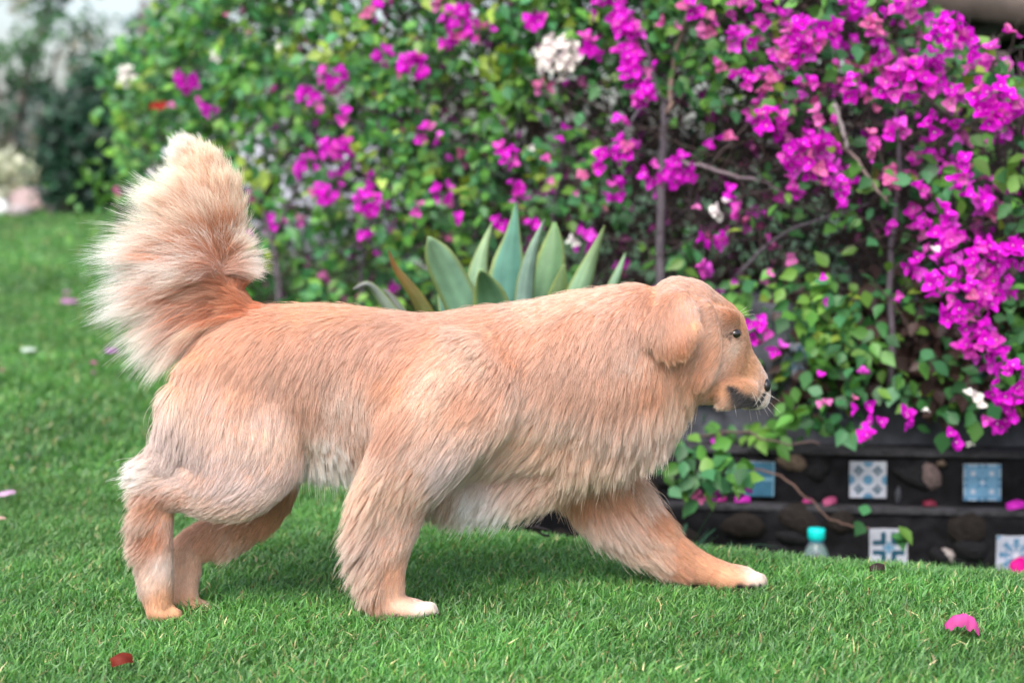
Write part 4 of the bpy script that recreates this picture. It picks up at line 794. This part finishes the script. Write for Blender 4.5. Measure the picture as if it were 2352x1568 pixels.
# guides: u v | du dv | length | lift | free | root colour | tip colour | part (optional restriction)
PE = (222, 168, 132); PK = (226, 182, 152); CR = (236, 212, 192); WH = (250, 243, 236); RU = (198, 124, 80); OR = (216, 160, 114); DP = (206, 148, 110); LI = (226, 206, 194)
Gd = [
 # back and flank
 (600, 712, -1, .25, .026, .18, 0, RU, PE), (700, 712, -1, .3, .026, .18, 0, OR, PK), (820, 716, -.9, .45, .026, .18, 0, OR, PK), (950, 735, -.8, .5, .026, .18, 0, PE, PK), (1100, 722, -.9, .35, .026, .18, 0, PE, PK), (1250, 705, -.8, .5, .026, .18, 0, PE, CR), (1400, 680, -.8, .5, .028, .2, 0, PE, CR),
 (540, 780, -.6, .75, .030, .16, 0, PE, PK), (650, 800, -.45, .9, .034, .16, 0, DP, PK), (760, 800, -.4, .9, .034, .16, 0, DP, PK), (860, 800, -.35, .9, .034, .16, 0, DP, PK), (700, 900, -.12, 1, .038, .16, 0, DP, PK), (800, 900, -.06, 1, .040, .16, 0, DP, CR), (840, 980, .0, 1, .042, .18, .2, OR, CR), (760, 1010, .05, 1, .050, .25, .5, OR, WH), (800, 1060, .05, 1, .055, .3, .8, CR, WH), (720, 1040, .1, 1, .06, .35, 1, CR, WH),
 # rump and thigh
 (470, 800, -.5, .85, .032, .16, 0, OR, PK), (430, 870, -.15, 1, .034, .2, .2, PE, CR), (400, 930, -.05, 1, .038, .3, .4, CR, LI), (500, 900, -.3, .95, .034, .14, 0, PE, LI), (560, 880, -.3, .95, .034, .14, 0, PE, PK), (520, 980, -.12, 1, .036, .14, 0, PK, LI), (600, 960, -.05, 1, .034, .14, 0, PK, LI), (420, 1020, -.2, 1, .040, .25, .4, CR, LI), (480, 1060, -.35, .9, .034, .16, .1, PK, LI), (640, 1010, -.1, 1, .028, .12, 0, PK, LI), (665, 1000, -.1, 1, .026, .12, 0, PK, CR), (660, 1070, -.4, .9, .026, .14, 0, PK, LI), (590, 1060, -.5, .85, .034, .14, 0, PK, LI), (560, 1130, -.85, .5, .027, .2, .25, CR, LI), (620, 1130, -.75, .6, .021, .14, .15, CR, LI), (480, 1160, -.9, .4, .026, .2, .3, PE, CR), (560, 1170, -.85, .45, .026, .22, .35, PE, CR), (400, 1090, -.9, .3, .024, .14, .2, CR, LI), (430, 1150, -.8, .5, .020, .12, .1, PE, CR), (340, 1095, -1, .05, .034, .35, .8, CR, WH),
 (360, 1150, -.6, .8, .024, .2, .3, RU, OR), (325, 1190, -.8, .6, .030, .35, .8, OR, CR), (320, 1250, -.9, .45, .026, .35, .8, RU, CR), (385, 1200, -.2, 1, .016, .15, 0, PE, LI), (350, 1230, -.3, .95, .016, .15, 0, RU, OR), (370, 1300, -.2, 1, .014, .15, 0, LI, LI), (335, 1340, -.7, .7, .018, .3, .6, CR, LI), (365, 1380, -.1, 1, .010, .15, 0, OR, OR), (390, 1410, .7, .6, .006, .15, 0, OR, PE),
 # shoulder, chest
 (1000, 790, -.75, .65, .030, .14, 0, PE, PK), (920, 860, -.6, .8, .034, .18, 0, OR, PK), (1080, 800, -.65, .75, .032, .14, 0, PK, CR), (1000, 880, -.6, .8, .036, .15, 0, PK, CR), (1100, 900, -.55, .85, .036, .15, 0, DP, PK), (1200, 800, -.5, .85, .034, .15, 0, DP, PK), (1200, 950, -.5, .85, .040, .16, 0, PE, CR), (1100, 1000, -.55, .85, .042, .18, .1, PK, LI), (1050, 1060, -.55, .85, .044, .2, .2, CR, LI), (1160, 1060, -.6, .8, .055, .25, .4, PE, CR), (1250, 1050, -.7, .7, .060, .3, .5, OR, CR), (1100, 1130, -.5, .85, .044, .3, .7, CR, WH), (1220, 1130, -.6, .75, .046, .35, .8, DP, CR), (1040, 1120, -.3, .95, .052, .3, .6, PE, CR), (1180, 1145, -.5, .85, .048, .4, 1, CR, WH),
 # neck and ruff
 (1320, 760, -.4, .9, .036, .15, 0, DP, PK), (1420, 760, -.35, .95, .036, .15, 0, DP, PK), (1320, 860, -.3, .95, .042, .16, 0, DP, PK), (1420, 880, -.2, 1, .046, .17, 0, DP, PK), (1300, 960, -.3, .95, .055, .2, .2, OR, CR), (1400, 970, -.15, 1, .066, .22, .3, PE, CR), (1480, 960, -.05, 1, .066, .24, .4, PE, CR), (1540, 940, .0, 1, .060, .25, .4, PE, CR), (1330, 1030, -.15, 1, .068, .3, .7, PE, CR), (1430, 1030, -.05, 1, .072, .3,   .8, PE, CR), (1510, 1000, .05, 1, .066, .3, .8, PE, CR), (1570, 900, .05, 1, .044, .22, .3, OR, CR), (1590, 930, .0, 1, .050, .25, .5, OR, CR), (1500, 860, -.15, 1, .042, .18, 0, DP, PE), (1470, 800, -.3, .95, .034, .18, 0, DP, CR),
 # near foreleg
 (900, 980, -.6, .8, .040, .2, .1, PE, PK), (960, 1040, -.5, .85, .036, .16, 0, PE, CR), (880, 1060, -.6, .8, .050, .28, .5, PK, CR), (930, 1130, -.4, .9, .034, .18, 0, PE, CR), (850, 1130, -.6, .8, .062, .3, .8, PK, CR), (970, 1170, -.2, 1, .026, .16, 0, PE, CR), (910, 1210, -.35, .95, .030, .18, .1, PE, CR), (840, 1210, -.65, .75, .066, .35, 1, PK, CR), (940, 1270, -.15, 1, .020, .14, 0, PE, CR), (850, 1280, -.6, .8, .060, .35, 1, PK, CR), (905, 1310, -.15, 1, .018, .14, 0, PE, PK), (855, 1330, -.4, .9, .042, .35, 1, PE, CR), (900, 1360, .0, 1, .012, .14, 0, PE, CR), (860, 1370, -.2, 1, .024, .3, .8, OR, PE), (920, 1390, .6, .7, .007, .12, 0, PK, CR), (980, 1400, .9, .3, .004, .1, 0, CR, WH),
 # far foreleg
 (1340, 1130, .1, 1, .036, .2, .3, DP, PE), (1420, 1130, .4, .9, .036, .2, .2, OR, PE), (1470, 1130, .7, .6, .038, .3, .6, OR, CR), (1500, 1180, .7, .6, .030, .3, .4, RU, OR), (1350, 1190, .35, .95, .055, .3, .8, PE, CR), (1420, 1220, .55, .8, .055, .25, .5, PE, CR), (1400, 1250, .6, .75, .062, .35, 1, PK, CR), (1480, 1260, .7, .7, .046, .25, .5, OR, CR), (1480, 1290, .8, .6, .052, .35, 1, PE, CR), (1560, 1250, .7, .6, .022, .25, .4, OR, PE), (1540, 1300, .8, .55, .030, .25, .5, OR, PE), (1610, 1300, .8, .4, .012, .15, 0, OR, PK), (1620, 1330, .9, .3, .012, .2, .2, DP, OR), (1680, 1315, .9, .3, .008, .12, 0, OR, PK), (1690, 1335, .9, .3, .006, .1, 0, DP, OR), (1735, 1325, 1, .2, .005, .1, 0, CR, WH),
 # far hind leg
 (640, 1150, -.5, .8, .030, .24, .4, DP, OR), (590, 1200, -.6, .75, .032, .26, .5, DP, PE), (560, 1240, -.6, .75, .032, .3, .6, OR, CR), (480, 1240, -.6, .75, .024, .2, .2, PE, PK), (450, 1280, -.2, 1, .016, .2, .2, PK, CR), (440, 1340, .0, 1, .010, .14, 0, PK, LI), (430, 1385, .2, 1, .010, .14, 0, OR, PK), (480, 1405, .9, .3, .004, .1, 0, PK, WH),
 # head
 (1560, 660, -.9, .2, .014, .16, 0, PE, CR), (1620, 670, -.9, -.1, .012, .14, 0, PE, CR), (1660, 700, -.85, -.25, .010, .13, 0, OR, CR), (1690, 715, -.8, -.4, .008, .13, 0, OR, PE), (1650, 740, -.8, .2, .009, .12, 0, PE, CR), (1620, 760, -.5, .8, .016, .14, 0, PE, CR), (1640, 820, -.6, .7, .016, .14, 0, OR, PE), (1615, 860, -.3, .9, .030, .2, .2, OR, PE), (1690, 800, -.8, -.2, .006, .12, 0, CR, WH), (1698, 745, -.8, -.3, .008, .12, 0, OR, PE), (1690, 778, -.8, .2, .006, .12, 0, PE, CR), (1680, 730, -.8, -.2, .009, .13, 0, RU, OR), (1655, 842, -.7, .5, .010, .14, 0, PK, CR), (1700, 825, -.8, -.1, .006, .12, 0, OR, PE), (1670, 775, -.9, .2, .007, .12, 0, PE, CR), (1720, 850, -.75, -.4, .005, .12, 0, OR, OR), (1690, 860, -.9, .1, .006, .12, 0, OR, PE), (1750, 890, -.8, -.3, .005, .12, 0, PE, WH), (1655, 890, -.9, .2, .009, .14, 0, OR, OR), (1640, 930, -.8, .5, .012, .2, .2, OR, CR), (1760, 915, -.6, .1, .006, .2, .3, CR, WH),
 # ear
 (1530, 690, -.4, .9, .022, .14, 0, DP, PE), (1580, 700, .2, 1, .016, .14, 0, PE, CR), (1500, 750, -.3, .95, .026, .18, .2, DP, PK), (1550, 760, .1, 1, .020, .14, 0, DP, PE), (1600, 760, .3, .95, .020, .22, .3, OR, PE), (1520, 790, .1, 1, .024, .22, .4, RU, OR), (1565, 798, .3, .95, .014, .18, .3, RU, OR),
]
RT = (212, 124, 66); OT = (224, 150, 94); CT = (246, 226, 204)
Gt = [  # tail
 (565, 725, -.7, .35, .040, .25, .2, RT, OT), (545, 700, -.75, -.4, .040, .25, .3, RT, OT), (535, 740, -.6, .8, .12, .4, .9, RT, CT), (505, 720, -.65, .75, .160, .4, 1, RT, WH), (485, 690, -.8, .6, .180, .4, 1, RT, WH), (520, 660, -.8, -.1, .06, .25, .4, RT, OT), (465, 640, -1, .28, .205, .35, 1, RT, WH), (495, 610, -1, .05, .170, .3, .7, RT, WH), (465, 580, -1, .0, .215, .35, 1, OT, WH), (500, 560, -.85, -.45, .150, .3, .7, RT, CT), (475, 510, -.95, -.35, .165, .35, 1, OT, WH), (505, 500, -.3, -.95, .12, .3, .6, RT, CT), (472, 450, -.85, -.6, .105, .35, 1, OT, WH), (495, 440, -.3, -.95, .085, .3, .6, OT, CT), (445, 395, -.75, -.7, .07, .3, 1, OT, WH), (430, 360, -.45, -.9, .04, .3, 1, OT, WH),
 (522, 520, .32, -.95, .075, .4, 1, OT, CT), (514, 560, .5, -.85, .065, .4, 1, OT, CT), (515, 460, .25, -.97, .06, .4, 1, OT, CT), (516, 590, .95, -.3, .025, .4, 1, OT, CT), (485, 395, .15, -1, .05, .3, 1, OT, CT), (515, 620, .9, .1, .045, .35, .9, WH, WH), (535, 660, .7, -.4, .035, .3, .6, RT, OT)]
def soft(c):
    c = lin(c); l = c@np.array([.25, .6, .15]); return (c*.97+.03*l)*[1.0, 1.02, 1.08]
def prep(rows, warm=1.0):
    P = []; D = []; A_ = []; C0 = []; C1 = []
    for (u, v, du, dv, L, li, fr, a, b) in rows:
        loc, nor = hit(u, v); P.append(loc); D.append(du*_R-dv*_U); A_.append((L, li, fr)); C0.append(soft(a)*.98*[1, 1, warm]); C1.append(soft(b)*1.03*[1, 1, warm])
    return np.array(P), nrm(np.array(D)), np.array(A_), np.array(C0), np.array(C1)
Gd = [(u, v, a, b, L*1.35 if .024 <= L <= .046 and not (u > 1530 and v < 880) else L, li*.75, fr, c, d) for (u, v, a, b, L, li, fr, c, d) in Gd]
Gd = [(u, v, a, b, L*1.5 if (u > 1630 and v < 945) else L, li*1.1 if (u > 1630 and v < 945) else li, fr, c, d) for (u, v, a, b, L, li, fr, c, d) in Gd]
GB = prep(Gd); GT_ = prep(Gt, .93)
def guide_eval(P, G):
    gp, gd, ga, c0, c1 = G; d2 = ((P[:, None]-gp[None])**2).sum(-1); w = 1/(d2+.0006)**2.2; w /= w.sum(1, keepdims=True)
    return nrm(w@gd), w@ga, w@c0, w@c1
def field(P, part):
    Q = P.copy(); mir = np.isin(part, [0, 1, 2, 3, 5, 8]); cy = np.where(part == 1, np.clip((P[:, 0]-.30)*.55, 0, .11), 0)
    Q[:, 1] = np.where(mir, cy-np.abs(P[:, 1]-cy), P[:, 1])
    o = [np.empty((len(P), k)) for k in (3, 3, 3, 3)]
    tl = part == 7
    for msk, G in ((~tl, GB), (tl, GT_)):
        ix = np.where(msk)[0]
        for s in range(0, len(ix), 20000):
            k = ix[s:s+20000]; r = guide_eval(Q[k], G)
            for a_, b_ in zip(o, r): a_[k] = b_
    return o
# skin colours on the body mesh (dark lips, pads, nostril end)
_, vA, vc0, vc1 = field(DV, vpart); skin = vc0*.8
def dark_mask(P):
    m_ = np.zeros(len(P))
    for (u, v, r) in [(1683, 896, 8), (1690, 905, 12), (1698, 915, 15), (1706, 922, 16), (1716, 926, 17), (1726, 930, 15), (1736, 930, 13), (1744, 925, 9), (1676, 890, 5), (1752, 915, 6), (1757, 905, 5)]:
        h, _n = hit(u, v); m_ = np.maximum(m_, smooth(r*1.75*MPU, r*.75*MPU, np.linalg.norm(P-h, axis=1)))
    return m_
def pad_mask(P): # dark pads under the reaching paw
    m_ = np.zeros(len(P))
    for (u, v, r) in [(1700, 1350, 14), (1725, 1352, 14), (1745, 1347, 8), (1690, 1356, 14)]:
        h, _n = hit(u, v); m_ = np.maximum(m_, smooth(r*1.4*MPU, r*.6*MPU, np.linalg.norm(P-h, axis=1)))
    return m_
def lid_mask(P):
    m_ = np.zeros(len(P))
    for (u, v, r) in [(1697, 764, 8), (1690, 767, 9), (1681, 768, 7), (1672, 769, 5), (1664, 771, 4), (1680, 776, 7), (1703, 766, 6)]:
        h, _n = hit(u, v); m_ = np.maximum(m_, smooth(r*1.6*MPU, r*.6*MPU, np.linalg.norm(P-h, axis=1)))
    return m_
dm = np.maximum(dark_mask(DV), pad_mask(DV)); skin = skin*(1-dm[:, None])+lin((28, 24, 28))*dm[:, None]
ca_ = dme.color_attributes.new('col', 'FLOAT_COLOR', 'POINT'); cc = np.ones((nv, 4), np.float32); cc[:, :3] = skin; ca_.data.foreach_set('color', cc.ravel())
dme.materials.clear(); dme.materials.append(pbr('dog_skin', attr='col', rough=.7)); dme.polygons.foreach_set('use_smooth', np.ones(len(dme.polygons), bool))
body = link('body', dme, dog)

# ---- coat
def sample_surface(n, wt):
    a = DV[TR]; ar = np.linalg.norm(np.cross(a[:, 1]-a[:, 0], a[:, 2]-a[:, 0]), axis=1)*wt; p_ = ar/ar.sum()
    t = rng.choice(len(TR), n, p=p_); r1 = np.sqrt(rng.random(n)); r2 = rng.random(n); b = np.stack([1-r1, r1*(1-r2), r1*r2], -1)
    P = (DV[TR[t]]*b[..., None]).sum(1); Nn = nrm((VN[TR[t]]*b[..., None]).sum(1)); return P, Nn, vpart[TR[t, 0]]
triN = nrm(VN[TR].mean(1)); triC = DV[TR].mean(1); toc = nrm(CAM-triC); facing = (triN*toc).sum(1)
tp = vpart[TR[:, 0]]
wt = np.where(facing > -.35, 1.0, .22)*np.where(tp == 1, 1.6, 1.0)*np.where(tp == 7, 4.2, 1.0)*np.where(tp == 2, 1.4, 1.0)
NF = 360000
P, Nn, pt = sample_surface(NF, wt)
D, Aa, c0, c1 = field(P, pt)
wc_ = wt*np.where(tp == 7, 2.6, 1.0)*np.clip(.034/np.maximum(vA[TR, 0].mean(1), .004), .16, 1.6)
Cp, Cn_, cpt = sample_surface(34000, wc_)
cD, cA, _, _ = field(Cp, cpt)
crnd = rng.normal(0, 1, (len(Cp), 3)); clen = rng.uniform(.78, 1.18, len(Cp)); ctone = rng.normal(0, 1, len(Cp)); clift = rng.uniform(.5, 1.7, len(Cp))
def strand_dir(D_, N_, A_, rnd, amp, lmul):
    D2 = nrm(D_+rnd*amp); dn = (D2*N_).sum(1, keepdims=True); fr = A_[:, 2:3]
    D2 = D2-N_*np.where(dn < 0, dn, dn*(1-fr)); D2 = nrm(D2)
    return D2
kd = KDTree(len(Cp))
for i, x in enumerate(Cp): kd.insert(Vector(x), i)
kd.balance()
ci = np.array([kd.find(Vector(x))[1] for x in P])
bad = cpt[ci] != pt
K = 7; t = np.linspace(0, 1, K)
def curve_pts(R0, D_, N_, A_, lm, liftm):
    L = (A_[:, 0]*.9*lm)[:, None, None]; li = (A_[:, 1]*liftm)[:, None, None]; tt = t[None, :, None]
    Dn = D_[:, None]; Nx = N_[:, None]
    P_ = R0[:, None]+L*(Dn*tt+Nx*li*(1.25*tt-.85*tt**2)*1.0)
    P_[..., 2] -= (L[..., 0]*.13*t[None]**2)*(A_[:, 2][:, None]*.8+.2)
    return P_
dirC = strand_dir(cD, Cn_, cA, crnd, .085, 1); pc = curve_pts(Cp, dirC, Cn_, cA, clen, clift)
rs = rng.normal(0, 1, (NF, 3)); dirS = strand_dir(D+crnd[ci]*np.where(pt == 7, .05, .085)[:, None], Nn, Aa, rs, np.where(pt == 7, .03, .06)[:, None], 1)
lmS = np.where(pt == 7, np.minimum(clen[ci], 1.08), clen[ci])*rng.uniform(.72, 1.12, NF); stray = rng.random(NF) < np.where(pt == 7, .0, .05); lmS = np.where(stray & (pt != 7), lmS*1.2, lmS); liS = clift[ci]*rng.uniform(.7, 1.4, NF)*np.where(stray, 1.8, 1)
ps = curve_pts(P, dirS, Nn, Aa, lmS, liS)
pcs = pc[ci]                                              # clump centre line for each strand
off = P-Cp[ci]
cl = np.clip(.38+.28*smooth(.035, .07, Aa[:, 0])+.20*rng.normal(0, 1, NF), .15, .92)*np.where(stray, .2, 1)*np.where(bad, 0, 1)*np.where(pt == 7, .5, 1)*np.clip(Aa[:, 0]/.02, .25, 1)
w_ = (cl[:, None]*(t[None]**1.1))[..., None]
target = pcs+off[:, None]*(1-.75*t)[None, :, None]
ps[..., 0] -= (Aa[:, 0]*(pt == 7))[:, None]*.16*t[None]**2*(.4+.6*ctone[ci][:, None])
ps = ps*(1-w_)+target*w_
wav = np.sin(t[None]*rng.uniform(3, 7, (NF, 1))+rng.uniform(0, 6, (NF, 1)))*t[None]*(Aa[:, :1]*(.025+.05*smooth(.04, .1, Aa[:, :1])))
ps += np.cross(dirS, Nn)[:, None]*wav[..., None]
dmS = np.maximum(dark_mask(P)*.95, np.maximum(pad_mask(P), .93*lid_mask(P))); EYE, EYN = hit(1690, 766); keep = (rng.random(NF) > pad_mask(P)) & (np.linalg.norm((P-EYE)*[1, 1, 1.25], axis=1) > .0068)
lf = np.sin(P[:, 0]*41+3*np.sin(P[:, 2]*23))*np.sin(P[:, 2]*37+2*np.sin(P[:, 0]*29+1)); lf2 = np.sin(P[:, 0]*13+1.3+2*np.sin(P[:, 2]*17))
tone = (1+.07*lf+.05*lf2+np.where(pt == 1, .16, .11)*ctone[ci]+.07*rng.normal(0, 1, NF))[:, None]
c0 = c0*(1+np.array([.02, .0, -.05])*lf2[:, None]); c1 = c1*(1+np.array([.02, .0, -.04])*lf2[:, None])
c0 = np.clip(c0*tone*np.where(rng.random((NF, 1)) < .25, .8, 1), 0, .93); c1 = np.clip(c1*(tone*.5+.5), 0, .93)
c0 = c0*(1-dmS[:, None])+lin((34, 30, 32))*dmS[:, None]; c1 = c1*(1-dmS[:, None])+lin((44, 38, 40))*dmS[:, None]
# whiskers and eyebrow hairs
wp = []; wc0 = []
for (u, v, du, dv, L) in [(1740, 895, .55, .25, .045), (1745, 905, .5, .5, .05), (1735, 905, .3, .7, .045), (1742, 915, .6, .6, .04), (1728, 900, .15, .9, .04), (1748, 900, .8, .3, .04), (1700, 722, .6, -.35, .03), (1702, 726, .8, -.2, .032), (1698, 718, .5, -.55, .025), (1720, 935, .2, .9, .025), (1700, 938, .1, 1, .022), (1735, 938, .3, .9, .022)]:
    h_, n2 = hit(u, v); d_ = nrm(du*_R-dv*_U+n2*.3); wp.append(h_+d_*L*t[:, None]+np.array([0, 0, -1])*L*.2*(t[:, None]**2)); wc0.append(lin((232, 222, 214)))
PT = np.concatenate([ps[keep], np.array(wp)]).astype(np.float32); C0 = np.concatenate([c0[keep], np.array(wc0)]); C1 = np.concatenate([c1[keep], np.array(wc0)])
nS = len(PT); rad0 = np.concatenate([np.clip(Aa[keep, 0]*.007, .00012, .00030)*rng.uniform(.8, 1.2, keep.sum())*np.where(pt[keep] == 7, .72, 1), np.full(len(wp), .00022)])
RAD = rad0[:, None]*np.array([1, 1, .97, .9, .78, .55, .2])[None]
hc = bpy.data.hair_curves.new('fur'); hc.add_curves([K]*nS)
hc.attributes['position'].data.foreach_set('vector', PT.ravel())
ra = hc.attributes.get('radius') or hc.attributes.new('radius', 'FLOAT', 'POINT'); ra.data.foreach_set('value', RAD.astype(np.float32).ravel())
TF = np.concatenate([np.where(pt[keep] == 7, .50, .22), np.full(len(wp), .2)]); a_ = hc.attributes.new('tip_from', 'FLOAT', 'CURVE'); a_.data.foreach_set('value', TF.astype(np.float32))
for nm, C in (('root_col', C0), ('tip_col', C1)):
    a_ = hc.attributes.new(nm, 'FLOAT_COLOR', 'CURVE'); z = np.ones((nS, 4), np.float32); z[:, :3] = C; a_.data.foreach_set('color', z.ravel())
mf, nf, of = mat_new('fur'); a0 = N(nf, 'ShaderNodeAttribute', attribute_name='root_col'); a1 = N(nf, 'ShaderNodeAttribute', attribute_name='tip_col'); hi = N(nf, 'ShaderNodeHairInfo')
mp = N(nf, 'ShaderNodeMapRange'); mp.inputs['From Min'].default_value = .25; mp.inputs['From Max'].default_value = .84; nf.links.new(hi.outputs['Intercept'], mp.inputs['Value']); af = N(nf, 'ShaderNodeAttribute', attribute_name='tip_from'); nf.links.new(af.outputs['Fac'], mp.inputs['From Min'])
mx = N(nf, 'ShaderNodeMix', data_type='RGBA'); nf.links.new(mp.outputs[0], mx.inputs[0]); nf.links.new(a0.outputs['Color'], mx.inputs[6]); nf.links.new(a1.outputs['Color'], mx.inputs[7])
df = N(nf, 'ShaderNodeBsdfDiffuse'); tl_ = N(nf, 'ShaderNodeBsdfTranslucent'); gl = N(nf, 'ShaderNodeBsdfHair', component='Reflection'); gl.inputs['RoughnessU'].default_value = .35; gl.inputs['RoughnessV'].default_value = .6; gl.inputs['Color'].default_value = (.8, .76, .74, 1)
for s_ in (df, tl_): nf.links.new(mx.outputs[2], s_.inputs['Color'])
m1_ = N(nf, 'ShaderNodeMixShader'); m1_.inputs[0].default_value = .42; nf.links.new(df.outputs[0], m1_.inputs[1]); nf.links.new(tl_.outputs[0], m1_.inputs[2])
m2_ = N(nf, 'ShaderNodeMixShader'); m2_.inputs[0].default_value = .12; nf.links.new(m1_.outputs[0], m2_.inputs[1]); nf.links.new(gl.outputs[0], m2_.inputs[2]); nf.links.new(m2_.outputs[0], of.inputs[0])
hc.materials.append(mf); link('fur', hc, dog)

# ---- eye, eyelid, nose, claws
def blob(name, c, r, mat, scale=(1, 1, 1), parent=dog, sub=2):
    b = bmesh.new(); bmesh.ops.create_icosphere(b, subdivisions=sub, radius=r); me = bpy.data.meshes.new(name); b.to_mesh(me); b.free()
    for p_ in me.polygons: p_.use_smooth = True
    me.materials.append(mat); o = link(name, me, parent); o.location = c; o.scale = scale; return o
M_eye = pbr('eye_wet', (.012, .008, .007), .06, spec=.8); M_nose = pbr('nose_skin', (.014, .013, .015), .35, spec=.5); M_claw = pbr('claw', (.05, .042, .04), .4)
blob('eye', EYE-EYN*.003, .0118, M_eye, (1.05, .9, .82), sub=3)
nq, nn2 = hit(1759, 888); blob('nose', nq+np.array([.001, .0135, .001]), .0172, M_nose, (.62, 1.15, .85), sub=3)
for (u, v, y) in [(1754, 1346, .074), (1760, 1346, .090), (1752, 1346, .106), (1728, 1354, .066), (1000, 1408, -.116), (1006, 1409, -.100), (500, 1416, .004), (506, 1416, .018)]:
    p0 = at_y(np.array(float(u)), np.array(float(v)), y); m_ = MB(); tt = np.linspace(0, 1, 5)[:, None]; m_.tube(np.array([-.008, 0, .004])+np.array([.014, 0, -.001])*tt+np.array([0, 0, -.006])*tt*tt, np.linspace(.0032, .0006, 5), 6)
    o = link('claw', m_.mesh('claw', M_claw, True), dog); o.location = p0

# grass last: blades keep clear of the paws
feet = DV[DV[:, 2] < .045]; fk = KDTree(len(feet))
for i, x in enumerate(feet): fk.insert(Vector((x[0], x[1], 0)), i)
fk.balance()
def skip(Pg):
    near = (np.abs(Pg[:, 1]) < .25) & (np.abs(Pg[:, 0]) < .8); o = np.zeros(len(Pg), bool)
    for i in np.where(near)[0]:
        o[i] = fk.find(Vector((Pg[i, 0], Pg[i, 1], 0)))[2] < .002
    return o
build_grass(skip)
